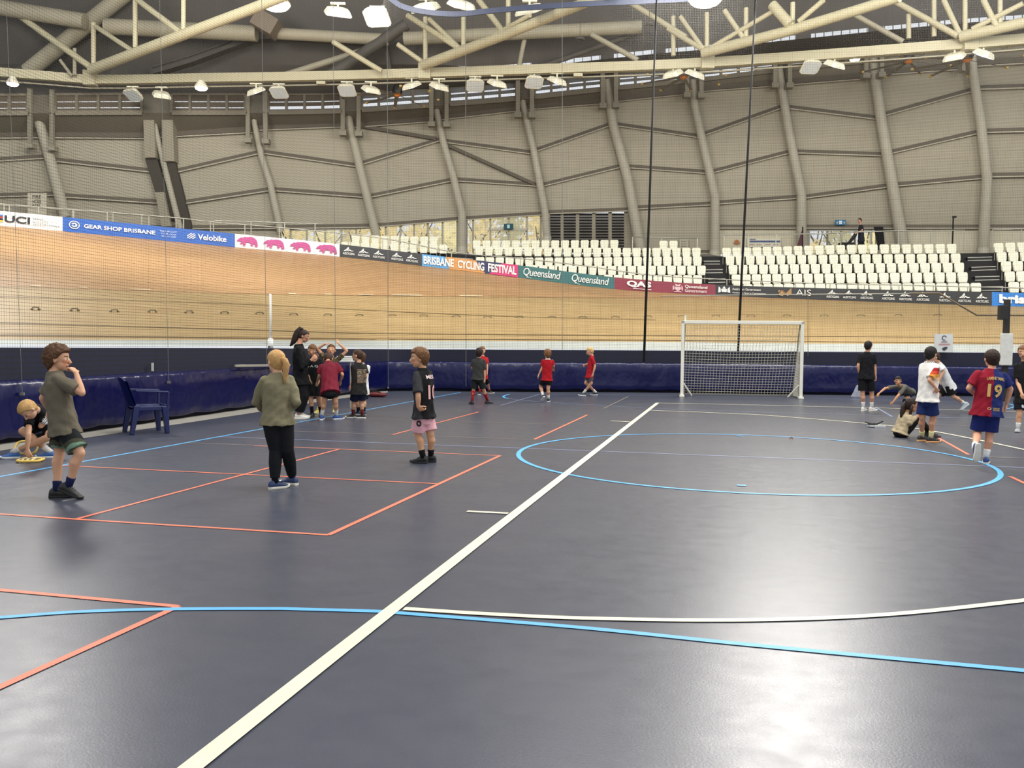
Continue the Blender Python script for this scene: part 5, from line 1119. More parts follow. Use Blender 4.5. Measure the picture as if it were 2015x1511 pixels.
def person(label, foot, H, n, p, head, yaw, fL, fR, eL=None, wL=None, eR=None, wR=None, kL=None, kR=None, hyaw=None, hpitch=8, hroll=0, hh=.222, skin=(206, 160, 128), top=None, bottom=None, socks=None, shoes=((40, 40, 42), (30, 30, 32)), hair=None, vox=.008, curlL=.5, curlR=.5, handL=None, handR=None, adult=False, Y0=None, shw=None, torso_fat=1.0, group=None):
    if Y0 is None: Y0 = at_z(foot[0], foot[1], 0).y
    k = H / 1.36; q3 = lambda t_, Yd=None: at_y(t_[0], t_[1], (Y0 + t_[2]) if len(t_) > 2 and t_[2] is not None else (Yd if Yd is not None else Y0))
    n = q3(n); p = q3(p); Hc = q3(head); r = rv(yaw); f = fv(yaw); u = (n - p).normalized(); r = (r - u * r.dot(u)).normalized(); fw = u.cross(r)
    sw = shw or (.12 * k); S = {'L': n - u * (.066 * k) - r * sw, 'R': n - u * (.066 * k) + r * sw}
    hipw = .066 * k; rh = rv(yaw); Hp = {'L': p - rh * hipw - UP * .02 * k, 'R': p + rh * hipw - UP * .02 * k}
    E, W, K, A, FT = {}, {}, {}, {}, {}
    for s_, e, w_, kk, ft in (('L', eL, wL, kL, fL), ('R', eR, wR, kR, fR)):
        sg = -1 if s_ == 'L' else 1
        E[s_] = q3(e, S[s_].y) if e else S[s_] - UP * .22 * k + r * (sg * .03 * k)
        W[s_] = q3(w_, E[s_].y) if w_ else E[s_] - UP * .19 * k + f * .03 * k
        if ft[0] == 'g':     # grounded: (g, px, py, yaw)
            g_ = at_z(ft[1], ft[2], 0); FT[s_] = (g_, ft[3], 0); A[s_] = g_ + UP * .085 * k
        else:                # raised: (r, px, py, d, yaw, pitch) position of the ankle
            a_ = at_y(ft[1], ft[2], Y0 + ft[3]); M = Matrix.Rotation(R(-ft[4]), 3, 'Z') @ Matrix.Rotation(R(-ft[5]), 3, 'X')
            FT[s_] = (a_ - M @ Vector((0, 0, .085 * k)), ft[4], ft[5]); A[s_] = a_
        K[s_] = q3(kk, (Hp[s_].y + A[s_].y) / 2) if kk else (Hp[s_] + A[s_]) / 2 + f * .03 * k
    # ---- body
    mb = MB(); fat = torso_fat
    def ring_at(t_, hw, hd): c = p.lerp(n, t_); return [c + r * (math.cos(2 * PI * j / 18) * hw * k * fat) + fw * (math.sin(2 * PI * j / 18) * hd * k * fat) for j in range(18)]
    mb.loft([ring_at(*a) for a in ((-.2, .05, .05), (-.13, .1, .075), (0, .12, .084), (.3, .106, .074), (.6, .118, .08), (.82, .124, .074), (.93, .09, .058), (1.02, .048, .048))])
    for s_ in 'LR':
        limb(mb, [S[s_], *between(S[s_], E[s_], (.35, .7)), E[s_]], [.043 * k, .039 * k, .034 * k, .031 * k])
        limb(mb, [E[s_], *between(E[s_], W[s_], (.3, .7)), W[s_]], [.031 * k, .032 * k, .025 * k, .0195 * k])
        d = (W[s_] - E[s_]).normalized(); hd_ = handL if s_ == 'L' else handR
        if hd_: d = (q3(hd_, W[s_].y) - W[s_]).normalized()
        nr = (p.lerp(n, .4) - W[s_]); nr = nr - d * nr.dot(d)
        if nr.length < .02: nr = f
        hand(mb, W[s_], d, nr, k * 1.05, 1 if s_ == 'L' else -1, curlL if s_ == 'L' else curlR)
        limb(mb, [Hp[s_], *between(Hp[s_], K[s_], (.3, .65)), K[s_]], [.074 * k, .068 * k, .055 * k, .045 * k])
        back = -f * .012 * k
        mid = between(K[s_], A[s_], (.15, .32, .65))
        limb(mb, [K[s_], mid[0], mid[1] + back, mid[2], A[s_]], [.045 * k, .044 * k, .047 * k, .034 * k, .028 * k])
        ftp, fy, fp = FT[s_]; M = Matrix.Rotation(R(-fy), 3, 'Z') @ Matrix.Rotation(R(-fp), 3, 'X')
        mb.tube([A[s_], ftp + M @ Vector((0, .02, .045)) * k, ftp + M @ Vector((0, .1, .027)) * k], [.026 * k, .022 * k, .01 * k], 8)
    hy = R(hyaw if hyaw is not None else yaw); hp = R(hpitch); f0 = Vector((math.sin(hy), math.cos(hy), 0)); hf = f0 * math.cos(hp) - UP * math.sin(hp); hu = UP * math.cos(hp) + f0 * math.sin(hp); hr = hf.cross(hu)
    if hroll: 
        Q = Matrix.Rotation(R(hroll), 3, hf); hr = Q @ hr; hu = Q @ hu
    HM = Matrix((hr, hf, hu)).transposed(); hl = lambda x, y, z: Hc + HM @ (Vector((x, y, z)) * hh)
    limb(mb, [n - u * .02 * k, n.lerp(hl(0, -.12, -.3), .5), hl(0, -.1, -.22)], [.05 * k, .042 * k, .044 * k])
    mb.ell(hl(0, -.03, .1), (.355 * hh, .44 * hh, .395 * hh), HM, 20, 12); mb.ell(hl(0, .1, -.2), (.265 * hh, .28 * hh, .29 * hh), HM, 16, 10); mb.ell(hl(0, .2, -.36), (.14 * hh, .15 * hh, .13 * hh), HM)
    mb.ell(hl(0, .25, -.02), (.28 * hh, .17 * hh, .2 * hh), HM)
    mb.tube([hl(0, .38, .04), hl(0, .44, -.06), hl(0, .485, -.125), hl(0, .42, -.16)], [.04 * hh, .05 * hh, .062 * hh, .06 * hh], 8)
    mb.ell(hl(0, .385, -.245), (.11 * hh, .05 * hh, .035 * hh), HM, 10, 7); mb.ell(hl(0, .375, -.3), (.1 * hh, .05 * hh, .03 * hh), HM, 10, 7)
    for s_ in (-1, 1): mb.ell(hl(s_ * .36, -.06, -.05), (.05 * hh, .08 * hh, .125 * hh), HM, 8, 7)
    me = remesh(mb, vox, 3); co_ = coords(me)
    q = ((co_ - np.array(Hc)) @ np.array(HM)) / hh
    col = np.tile(np.array(lin(skin), dtype=np.float32), (len(co_), 1))
    front = (q[:, 1] > .22) & (np.abs(q[:, 2]) < .6) & (np.abs(q[:, 0]) < .45)
    def spot(cx_, cz, rx, rz): return front & (((q[:, 0] - cx_) / rx) ** 2 + ((q[:, 2] - cz) / rz) ** 2 < 1)
    hc = hair['col'] if hair else (60, 40, 30)
    for s_ in (-1, 1):
        m_ = spot(s_ * .22, -.14, .14, .1); col[m_] = col[m_] * np.array([1.04, .86, .82])
        m_ = spot(s_ * .165, .105, .1, .028); col[m_] = lin(hc)
        m_ = spot(s_ * .165, .02, .07, .034); col[m_] = lin((226, 220, 214))
        m_ = spot(s_ * .165, .022, .04, .034); col[m_] = lin((50, 36, 30))
    m_ = spot(0, -.272, .125, .045); col[m_] = lin((176, 100, 92))
    m_ = spot(0, -.272, .1, .008); col[m_] = lin((110, 58, 54))
    paint(me, col); me.materials.append(skin_m)
    base = Vector(((FT['L'][0].x + FT['R'][0].x) / 2, (FT['L'][0].y + FT['R'][0].y) / 2, 0)) if not adult == 'up' else p
    me.transform(Matrix.Translation(-base)); root = link('person', me); root.location = base; tag(root, label, 'person', group)
    # ---- clothes
    out = {'root': root, 'n': n, 'p': p, 'r': r, 'u': u, 'fw': fw, 'k': k, 'S': S, 'E': E, 'K': K, 'Hp': Hp}
    def local(co): d = co - np.array(p); L = (n - p).length; return (d @ np.array(r)) / (.14 * k), (d @ np.array(u)) / L, (d @ np.array(fw)) / (.1 * k)
    def colour(me, c):
        co = coords(me)
        if callable(c): cc = c(*local(co), co, out); cc = np.array([lin(x) for x in cc]) if not isinstance(cc, np.ndarray) else cc
        else: cc = np.tile(np.array(lin(c)), (len(co), 1))
        paint(me, cc)
    if top:
        mb = MB(); hem = top.get('hem', -.22); e = top.get('ease', 1.0)
        mb.loft([ring_at(a, b * e, c * e) for a, b, c in ((hem, .163, .122), (hem * .5, .157, .116), (.02, .143, .106), (.3, .129, .095), (.6, .136, .097), (.8, .14, .089), (.9, .112, .073), (.97, .074, .062), (1.03, .055, .055))])
        for s_ in 'LR':
            fr = top.get('sleeve', .72)
            if fr <= 1:
                end = S[s_].lerp(E[s_], fr); limb_pts = [S[s_].lerp(n, .25), S[s_], S[s_].lerp(end, .5), end]
                mb.tube(limb_pts, [.046 * k, .05 * k, .053 * k * e, .056 * k * e], 14)
            else:
                end = E[s_].lerp(W[s_], .96); mb.tube([S[s_].lerp(n, .25), S[s_], S[s_].lerp(E[s_], .5), E[s_], E[s_].lerp(end, .5), end], [.046 * k, .05 * k, .05 * k * e, .044 * k * e, .038 * k * e, .031 * k * e], 14); mb.ell(E[s_], (.044 * k * e,) * 3)
            mb.ell(S[s_], (.05 * k,) * 3)
        me = remesh(mb, max(.008, vox), 3); v_ = coords(me); 
        # soft folds
        nrm = np.empty(len(me.vertices) * 3, dtype=np.float32); me.vertices.foreach_get('normal', nrm); nrm = nrm.reshape(-1, 3); a_, b_, c_ = local(v_)
        fold = np.sin(b_ * 17 + a_ * 4 + c_ * 3) * .5 + np.sin(a_ * 9 - b_ * 6) * .6 + np.sin(b_ * 31 - a_ * 7 + c_ * 5) * .25
        v_ = v_ + nrm * (fold * .0046 * k * (1.4 - b_.clip(0, 1)))[:, None]; me.vertices.foreach_set('co', v_.astype(np.float32).ravel()); me.update()
        colour(me, top['col']); me.materials.append(cloth_m); o = link(top.get('name', 'shirt'), me, root); out['top'] = o; out['top_me'] = me
    if bottom:
        mb = MB(); e = bottom.get('ease', 1.0)
        mb.loft([ring_at(a, b * e, c * e) for a, b, c in ((.1, .118, .086), (0, .126, .092), (-.1, .13, .095), (-.2, .11, .085), (-.26, .06, .055))])
        for s_ in 'LR':
            if bottom.get('long'):
                end = K[s_].lerp(A[s_], bottom.get('len', .93)); w_ = bottom.get('w', (.083, .07, .056, .052, .042))
                mb.tube([Hp[s_], Hp[s_].lerp(K[s_], .5), K[s_], K[s_].lerp(end, .45), end], [x * k * e for x in w_], 14); mb.ell(K[s_], (w_[2] * k * e,) * 3)
            else:
                fr = bottom.get('len', .8); end = Hp[s_].lerp(K[s_], fr); mb.tube([Hp[s_] + u * .02, Hp[s_].lerp(end, .5), end], [.076 * k * e, .08 * k * e, .084 * k * e], 16)
            mb.ell(Hp[s_], (.076 * k * e,) * 3)
        me = remesh(mb, max(.008, vox), 3); colour(me, bottom['col']); me.materials.append(cloth_m); out['bottom'] = link(bottom.get('name', 'shorts'), me, root); out['bottom_me'] = me
    for s_ in 'LR':
        if socks:
            hgt = socks[1] * k; d = (K[s_] - A[s_]).normalized(); mb = MB(); L = (K[s_] - A[s_]).length; m_ = min(hgt, L * .9)
            mb.tube([A[s_] - d * .03 * k, A[s_] + d * (m_ * .4), A[s_] + d * (m_ * .8) - (f * .008 * k if m_ > .15 else f * 0), A[s_] + d * m_], [.033 * k, .034 * k, (.038 if m_ < .15 else .05) * k, (.037 if m_ < .15 else .0485) * k], 12)
            me = mb.mesh('sock', cloth_m, True); paint(me, lin(socks[0])); link('sock', me, root)
        ft, fy, fp = FT[s_]; shoe(root, ft, fy, fp, k, shoes[0], shoes[1])
    if hair:
        st = hair; mb = MB(); nu, nv = 56, 36; th = st.get('th', .07); zf = st.get('front', .42); amp = st.get('curl', .03); fq = st.get('freq', 7); sd = sum(map(ord, label)) % 97; nape = st.get('nape', -.62) - .42; side = st.get('side', -.12) - .12
        def hair_pt(a, b):
            d = Vector((math.sin(a) * math.cos(b), math.sin(a) * math.sin(b), math.cos(a)))
            y = d.y; lim = zf if y > .55 else (side + (zf - side) * max(0, (y - .1) / .45) if y > .1 else (nape + (side - nape) * max(0, (y + .35) / .45) if y > -.35 else nape))
            m_ = max(0, min(1, (d.z - lim) / .16 + .5)); nn = noise.noise(d * fq + Vector((sd, 0, 0))) * amp + noise.noise(d * fq * 2.3 + Vector((0, sd, 0))) * amp * .6
            t_ = (1 + th * (1 + .5 * max(0, d.z)) + nn) * m_ + .82 * (1 - m_)
            return hl(0, -.03, .1) + HM @ Vector((d.x * .355 * hh * t_, d.y * .44 * hh * t_, d.z * .395 * hh * t_ * (1 + .5 * max(0, -d.z) * min(1, max(0, .35 - d.y)))))
        vs = [hair_pt(PI * i / nv, 2 * PI * j / nu) for i in range(1, nv) for j in range(nu)]; fs = []
        for i in range(nv - 2):
            for j in range(nu): fs.append((i * nu + j, (i + 1) * nu + j, (i + 1) * nu + (j + 1) % nu, i * nu + (j + 1) % nu))
        top_i = len(vs); vs.append(hair_pt(0, 0)); 
        for j in range(nu): fs.append((top_i, j, (j + 1) % nu))
        mb.add(vs, fs)
        for pts, rad in st.get('locks', []):
            P = [hl(*x) for x in pts]; mb.tube(P, [x * hh for x in rad], 10, flat=st.get('flat', .7))
            for j in range(6):
                o_ = Vector((noise.noise(Vector((j, 1, sd))), noise.noise(Vector((j, 2, sd))), noise.noise(Vector((j, 3, sd))))) * .12 * hh
                mb.tube([x + o_ * (i / len(P) + .2) for i, x in enumerate(P)], [x * hh * .45 for x in rad], 6)
        me = mb.mesh('hair', hair_m, True); paint(me, lin(st['col'])); link('hair', me, root)
    return out
def decal(P, s, c, dirv, rightv, w_, h_, col, off=.02, name='lettering', key='top_me', par='top', space=1.0, arc=0.0, polys=None, lift=0.0, extra=()):
    """print on a garment: letters dropped onto the cloth along dirv from outside"""
    me = P[key]; bv = BVHTree.FromPolygons([v.co for v in me.vertices], [tuple(x.vertices) for x in me.polygons]); d = dirv.normalized(); rt = (rightv - d * rightv.dot(d)).normalized(); upv = rt.cross(-d) * -1
    if upv.z < 0: upv = -upv
    smp, zz = [], []
    for i in range(9):
        for j in range(9):
            x, y = (i / 8 - .5) * w_ * 1.05, (j / 8 - .5) * h_ * 1.1; h = bv.ray_cast(c + rt * x + upv * y - d * .6, d)
            if h[0] is not None: smp.append((1, x, y, x * x, x * y, y * y)); zz.append((h[0] - c).dot(d))
    co_ = np.linalg.lstsq(np.array(smp), np.array(zz), rcond=None)[0]; res = min(.012, max(0, float((np.array(smp) @ co_ - np.array(zz)).max())))
    def fn(x, y, lf=0.0):
        y = y - arc * (x / w_) ** 2
        return c + rt * x + upv * y + d * (float(np.dot(co_, (1, x, y, x * x, x * y, y * y))) - res - .003 - lift - lf)
    mb = MB()
    if polys:
        for Q in polys: mb.poly([fn((x - .5) * w_, (y - .5) * h_) for x, y in Q])
    else: text_on(mb, s, fn, -w_ / 2, w_ / 2, -h_ / 2, h_ / 2, off, 0, space)
    ms = [mat('print_%d_%d_%d' % col, col, .6, .02)]
    for Qs, c2, lf in extra:
        ms.append(mat('print_%d_%d_%d' % c2, c2, .6, .02))
        for Q in Qs: mb.poly([fn((x - .5) * w_, (y - .5) * h_, lf) for x, y in Q], len(ms) - 1)
    link(name, mb.mesh(name, ms), P[par])
def tq(nx, ny): return [[(i / nx, j / ny), ((i + 1) / nx, j / ny), ((i + 1) / nx, (j + 1) / ny), (i / nx, (j + 1) / ny)] for i in range(nx) for j in range(ny)]
BR1 = dict(col=(84, 56, 34), th=.22, curl=.16, freq=5, front=.4, nape=-.6)
# --- boy in grey-green, hand at mouth
P = person('boy in grey-green tee and ombre swim shorts with a hand at his mouth', (130, 978.5), 1.42, (107, 733, 0), (125, 838, 0), (113.5, 705.5, .02), 55, ('g', 112, 979, 78), ('r', 136, 952, -.1, 82, 26), eL=(84, 783, .1), wL=(96, 806, .2), eR=(161, 773, -.12), wR=(149.5, 733, -.06), handR=(137, 720, -.02), curlR=.9, kL=(117, 886, .05), kR=(157, 891, -.1), hyaw=72, hpitch=4,
    top=dict(col=(102, 95, 80), sleeve=.8, ease=1.14, hem=-.17), bottom=dict(col=lambda a, b, c, co, o: [((22, 24, 26) if t_ > -.27 else ((62, 62, 50) if t_ > -.37 else ((104, 132, 112) if t_ > -.46 else (76, 80, 66)))) for t_ in (b + .05 * np.sin(a * 7))], len=.86, ease=1.08), socks=((26, 32, 72), .06), shoes=((36, 34, 34), (26, 25, 25)), hair=BR1, vox=.0055, skin=(206, 158, 126), hh=.226)
# --- crouching blond boy
P = person('blond boy in black striped jersey crouching over yellow frames at the far left', (60, 902), 1.36, (71, 806, -.12), (96, 828, .3), (55.5, 806, -.35), 230, ('g', 28, 902, 250), ('g', 97, 901, 255), eL=(80, 838, -.1), wL=(88, 832, .0), eR=(56, 855, -.3), wR=(54, 883, -.3), handR=(57, 897, -.3), kR=(44, 848, -.1), kL=(97, 860, -.1), hyaw=215, hpitch=62,
    top=dict(col=lambda a, b, c, co, o: [((226, 226, 226) if (.93 < abs(x) and int(abs(x) * 18) % 2 == 0 and y > .6) else (20, 20, 24)) for x, y in zip(a, b)], sleeve=.7), bottom=dict(col=(18, 18, 22), len=.75), socks=((226, 222, 214), .09), shoes=((58, 104, 168), (224, 224, 224)), hair=dict(col=(186, 146, 92), th=.09, curl=.05, freq=8, front=.4, nape=-.5), vox=.0065)
# swap: limbs of a figure facing the camera keep anatomical sides
# --- girl in olive top
P = person('girl with fair ponytail in olive long sleeved top and black leggings seen from behind', (556, 961), 1.37, (545, 735, 0), (547, 824, 0), (543.5, 712, .03), -25, ('g', 541, 962, 45), ('g', 575, 954, -62), eL=(505, 791, .02), wL=(524, 811, .16), eR=(583, 791, -.02), wR=(573, 806, .2), kL=(542, 886, 0), kR=(566, 886, .02), hyaw=-42, hpitch=8,
    top=dict(col=(124, 118, 92), sleeve=2, ease=1.1, hem=-.14), bottom=dict(col=(24, 25, 28), long=True, name='leggings', w=(.085, .076, .06, .062, .046), len=.93, ease=1.02), socks=((22, 22, 26), .09), shoes=((40, 56, 96), (222, 218, 204)),
    hair=dict(col=(190, 148, 92), th=.08, curl=.03, freq=5, front=.36, nape=-.62, side=-.1, locks=[([(.04, -.44, .06), (.1, -.62, -.02), (.13, -.66, -.2), (.12, -.58, -.45), (.1, -.52, -.78), (.06, -.5, -1.0)], [.1, .15, .17, .15, .1, .03])]), vox=.006)
# --- woman with ponytail
P = person('woman in black hoodie and trousers with long dark ponytail and white sneakers', (593, 824), 1.68, (588, 679, 0), (592, 744, 0), (597.5, 661.5, .05), 80, ('g', 590, 822, 88), ('g', 588, 824.5, 84), eL=(597, 722, .16), wL=(615, 707, .2), eR=(594, 724, -.2), wR=(612, 709, -.14), kL=(598, 778, .08), kR=(595, 779, -.08), hyaw=82, hpitch=20, hh=.225,
    top=dict(col=(18, 18, 20), sleeve=2, ease=1.12, hem=-.2, name='hoodie'), bottom=dict(col=(22, 22, 24), long=True, name='trousers', w=(.085, .082, .074, .072, .06), len=.9, ease=1.05), socks=((200, 150, 124), .06), shoes=((228, 224, 214), (236, 232, 224)), skin=(190, 140, 112), adult=True, shw=.165,
    hair=dict(col=(44, 30, 24), th=.06, curl=.02, front=.42, nape=-.55, locks=[([(0, -.22, .5), (0, -.46, .5), (0, -.56, .15), (0, -.56, -.3), (0, -.62, -.75), (0, -.74, -1.15)], [.1, .19, .27, .29, .2, .05])]), vox=.008)
# --- boy in black beside her
P = person('boy in black printed tee facing the camera between the woman and the maroon shirt', (622, 819.5), 1.34, (617, 703, 0), (618, 761, 0), (614, 689.5, -.04), 180, ('g', 631, 818.5, 165), ('g', 614, 820, 190), hyaw=172, hpitch=14, hroll=-12, eL=(630, 729, 0), wL=(627, 746, -.14), eR=(605, 729, .0), wR=(609, 746, -.12), skin=(204, 152, 118),
    top=dict(col=(24, 24, 26), hem=-.3, ease=1.1), bottom=dict(col=(20, 20, 22), len=.6, ease=1.05), socks=((22, 22, 24), .12), shoes=((24, 24, 26), (40, 40, 42)), hair=dict(col=(110, 74, 46), th=.09, curl=.04, front=.3, nape=-.5), vox=.0085)
decal(P, 'S A Q', P['n'].lerp(P['p'], .3), Vector((0, 1, 0)), Vector((1, 0, 0)), .2, .05, (200, 200, 196))
# --- child with raised arms
P = person('child in camouflage tee holding both arms above the head behind the maroon shirt', (640, 813), 1.3, (652, 702.5, 0), (651, 762, 0), (651.7, 689, -.02), 180, ('g', 658, 812, 170), ('g', 626, 813.5, 200), hyaw=176, hpitch=-14, eL=(682.5, 690.5, 0), wL=(667.5, 677, -.02), handL=(663, 667, 0), eR=(625.5, 685.5, 0), wR=(640, 676.5, -.04), handR=(652, 675, -.04), curlL=.15, curlR=.25, skin=(204, 152, 118),
    top=dict(col=lambda a, b, c, co, o: [((88, 72, 52) if v > .15 else ((60, 56, 42) if v > -.2 else (122, 104, 78))) for v in (np.sin(a * 6 + b * 9) * np.cos(b * 13 - a * 3 + c * 4))], sleeve=.6), bottom=dict(col=(40, 42, 48), len=.75), socks=((220, 214, 120), .08), shoes=((216, 196, 96), (226, 220, 190)), hair=dict(col=(104, 70, 44), th=.09, curl=.05, front=.34, nape=-.55), vox=.0085)
# --- maroon shirt
P = person('boy in maroon tee leaning forward with hands low, seen from behind', (648, 827), 1.36, (646.5, 714, .34), (649.5, 768, 0), (646, 706, .5), 0, ('g', 633, 826, -4), ('g', 662, 825.5, 55), hyaw=0, hpitch=42, eL=(628, 739, .26), wL=(624.5, 751, .42), eR=(674, 737, .26), wR=(670, 750, .42), skin=(204, 152, 118), kL=(638.5, 790, .02), kR=(660.5, 790, .02), shw=.14,
    top=dict(col=(112, 28, 44), sleeve=.8, ease=1.18, hem=-.12), bottom=dict(col=(20, 20, 22), len=.55, ease=1.02), socks=((226, 224, 218), .14), shoes=((36, 72, 140), (228, 228, 226)), hair=dict(col=(66, 42, 30), th=.08, curl=.03, front=.4, nape=-.6), vox=.0085)
# --- graphic tee
P = person('boy in black graphic tee and navy shorts turned to the left, seen from behind', (702, 823.5), 1.34, (706, 714.5, 0), (706, 767, 0), (703.8, 699.5, .02), -35, ('g', 695, 822.5, -82), ('g', 713, 823, -86), hyaw=-68, hpitch=8, eL=(698.5, 740, -.0), wL=(690, 758, .0), handL=(686, 766, .02), eR=(720, 739, .02), wR=(716, 752, .18), skin=(204, 156, 124),
    top=dict(col=(38, 36, 34), sleeve=.72, ease=1.1, hem=-.18), bottom=dict(col=(22, 26, 52), len=.8, ease=1.02), socks=((98, 40, 36), .09), shoes=((36, 30, 28), (226, 222, 214)), hair=dict(col=(64, 42, 28), th=.045, curl=.015, front=.42, nape=-.55), vox=.0085)
c_ = P['n'].lerp(P['p'], .48) + P['r'] * .02; bd = -P['fw'] if P['fw'].y > 0 else P['fw']
rr = random.Random(3); ex = []
for n_, cc in enumerate(((150, 132, 106), (176, 160, 130), (140, 92, 66), (70, 62, 54))):
    cells = [(rr.randrange(10), rr.randrange(14)) for _ in range(26)]
    ex.append(([[(i / 10, j / 14), ((i + 1) / 10, j / 14 + .01), ((i + .8) / 10, (j + 1) / 14), ((i + .1) / 10, (j + .8) / 14)] for i, j in cells], cc, .001 + .0008 * n_))
decal(P, '', c_, -bd, P['r'], .2, .26, (104, 92, 76), name='print', polys=[[(0, 0), (.5, 0), (.5, 1), (0, 1)], [(.5, 0), (1, 0), (1, 1), (.5, 1)]], extra=ex)
# --- hidden child behind him
P = person('child in white tee almost hidden behind the boy in the graphic tee', (711, 817), 1.32, (712.5, 716.5, 0), (712, 766, 0), (711, 704, 0), -20, ('g', 705, 816.5, -60), ('g', 716, 817, -30), eR=(721, 738, .02), wR=(719.5, 752, .1), eL=(705, 738, .05), wL=(703, 752, .15), hyaw=-40,
    top=dict(col=(224, 224, 220)), bottom=dict(col=(30, 32, 44), len=.8), socks=((22, 22, 26), .14), shoes=((30, 40, 70), (200, 200, 200)), hair=dict(col=(80, 54, 38), th=.06, front=.42), vox=.009)
# --- boy in black and pink shorts
P = person('boy in black football shirt and pink shorts standing with a hand on his hip', (838, 911), 1.4, (832, 726, 0), (834, 816, 0), (825, 704.5, .0), -62, ('g', 832, 911.5, -76), ('g', 848, 909, -84), hyaw=-96, hpitch=3, eL=(823, 780, -.21), wL=(823, 800, -.19), handL=(831, 808, -.15), curlL=.7, eR=(842, 784, .16), wR=(838, 806, .16), kL=(822, 853, 0), kR=(847, 853, .03), skin=(208, 158, 122),
    top=dict(col=lambda a, b, c, co, o: [((52, 52, 54) if x < -.95 else (24, 23, 24)) for x in a], sleeve=.85, ease=1.08, hem=-.08), bottom=dict(col=(226, 172, 180), len=.84, ease=1.04), socks=((20, 20, 22), .07), shoes=((24, 24, 26), (32, 32, 34)), hair=dict(col=(104, 70, 40), th=.17, curl=.09, freq=6, front=.4, nape=-.52), vox=.006, hh=.226)
bk = -P['fw'] if (-P['fw']).dot(-fv(-62)) > 0 else P['fw']
decal(P, '10', P['n'].lerp(P['p'], .5) + P['r'] * .03, -bk, P['r'], .17, .17, (232, 176, 172), .03); decal(P, 'MESSI', P['n'].lerp(P['p'], .17) + P['r'] * .03, -bk, P['r'], .19, .045, (226, 200, 196), .02)
decal(P, '', P['Hp']['L'].lerp(P['K']['L'], .36), Vector((0, 1, 0)), Vector((1, 0, 0)), .062, .075, (34, 30, 32), name='badge', key='bottom_me', par='bottom', polys=[[(.5 + .5 * math.cos(a), .5 + .5 * math.sin(a)) for a in [2 * PI * i / 16 for i in range(16)]]])
decal(P, '', P['Hp']['L'].lerp(P['K']['L'], .36) - Vector((0, .004, 0)), Vector((0, 1, 0)), Vector((1, 0, 0)), .022, .028, (190, 150, 150), name='badge_mark', lift=.003, key='bottom_me', par='bottom', polys=[[(.5 + .5 * math.cos(a), .5 + .5 * math.sin(a)) for a in [2 * PI * i / 8 for i in range(8)]]])
# --- dark grey boy with red socks, and red shirt behind
P = person('boy in dark grey tee and shorts with long red socks, seen from behind', (944, 795.5), 1.3, (942.5, 705, 0), (940.5, 744, 0), (943, 694.5, 0), 10, ('g', 929, 795.5, -25), ('g', 959, 794.5, 62), eL=(929, 724, .06), wL=(931, 724, .26), eR=(953.5, 731, -.02), wR=(954, 746, -.02), kL=(932, 766, .03), kR=(951.5, 766, .02), skin=(196, 148, 118),
    top=dict(col=(56, 56, 54), sleeve=.8, ease=1.08, hem=-.1), bottom=dict(col=(28, 29, 30), len=.9, ease=1.06), socks=((158, 34, 40), .24), shoes=((28, 24, 26), (40, 36, 36)), hair=dict(col=(42, 28, 22), th=.12, curl=.07, front=.4, nape=-.7), vox=.0085)
P = person('boy in red football shirt half hidden behind the boy with long red socks', (951, 777), 1.34, (950.5, 701.5, 0), (949, 738, 0), (949, 690, 0), 150, ('g', 963, 774, 110), ('g', 944, 777.5, 190), hyaw=140, eL=(958.5, 719, 0), wL=(958.5, 733, -.02), eR=(938, 718, .0), wR=(938, 731, 0), skin=(204, 156, 124),
    top=dict(col=(168, 30, 38), ease=1.06), bottom=dict(col=(24, 24, 26), len=.85), socks=((150, 36, 42), .1), shoes=((40, 38, 40), (216, 214, 208)), hair=dict(col=(120, 84, 52), th=.08, curl=.04, front=.42), vox=.009)
# --- two boys in red
P = person('boy in red football shirt and black shorts with curly brown hair, seen from behind', (1074, 791), 1.3, (1078, 706, 0), (1076, 746, 0), (1077.5, 696.5, 0), -15, ('r', 1068.5, 778, -.05, -15, 35), ('g', 1079, 790.5, 10), eL=(1066.5, 724.5, 0), wL=(1060.5, 736.5, .02), eR=(1089.5, 720, .06), wR=(1089, 725, .24), kL=(1063.5, 761, .1), kR=(1078.6, 765, 0), skin=(206, 152, 122),
    top=dict(col=lambda a, b, c, co, o: [((222, 214, 206) if (y > .97) else (162, 22, 32)) for y in b], sleeve=.65, hem=-.08), bottom=dict(col=(18, 18, 20), len=.6, ease=1.02), socks=((226, 224, 220), .1), shoes=((28, 28, 30), (214, 212, 208)), hair=dict(col=(122, 82, 50), th=.14, curl=.12, freq=6, front=.36, nape=-.72), vox=.0085)
P = person('blond boy in red football shirt and grey shorts striding to the left', (1160, 779), 1.33, (1165, 700.5, 0), (1160, 739, 0), (1161, 691.5, 0), -85, ('g', 1148.5, 778.5, -88), ('g', 1172, 777.5, -85), hyaw=-100, hpitch=18, eL=(1171, 720.5, -.14), wL=(1167, 735, -.13), eR=(1157, 716, .15), wR=(1152, 717.5, .12), curlR=1.1, kL=(1163.5, 754, -.06), kR=(1152.5, 753.5, .06), skin=(206, 156, 126),
    top=dict(col=(158, 24, 36), sleeve=.75, hem=-.14), bottom=dict(col=(70, 72, 78), len=.66, ease=1.02), socks=((228, 226, 222), .11), shoes=((46, 46, 52), (226, 226, 224)), hair=dict(col=(196, 164, 108), th=.08, curl=.03, front=.38, nape=-.5), vox=.0085)
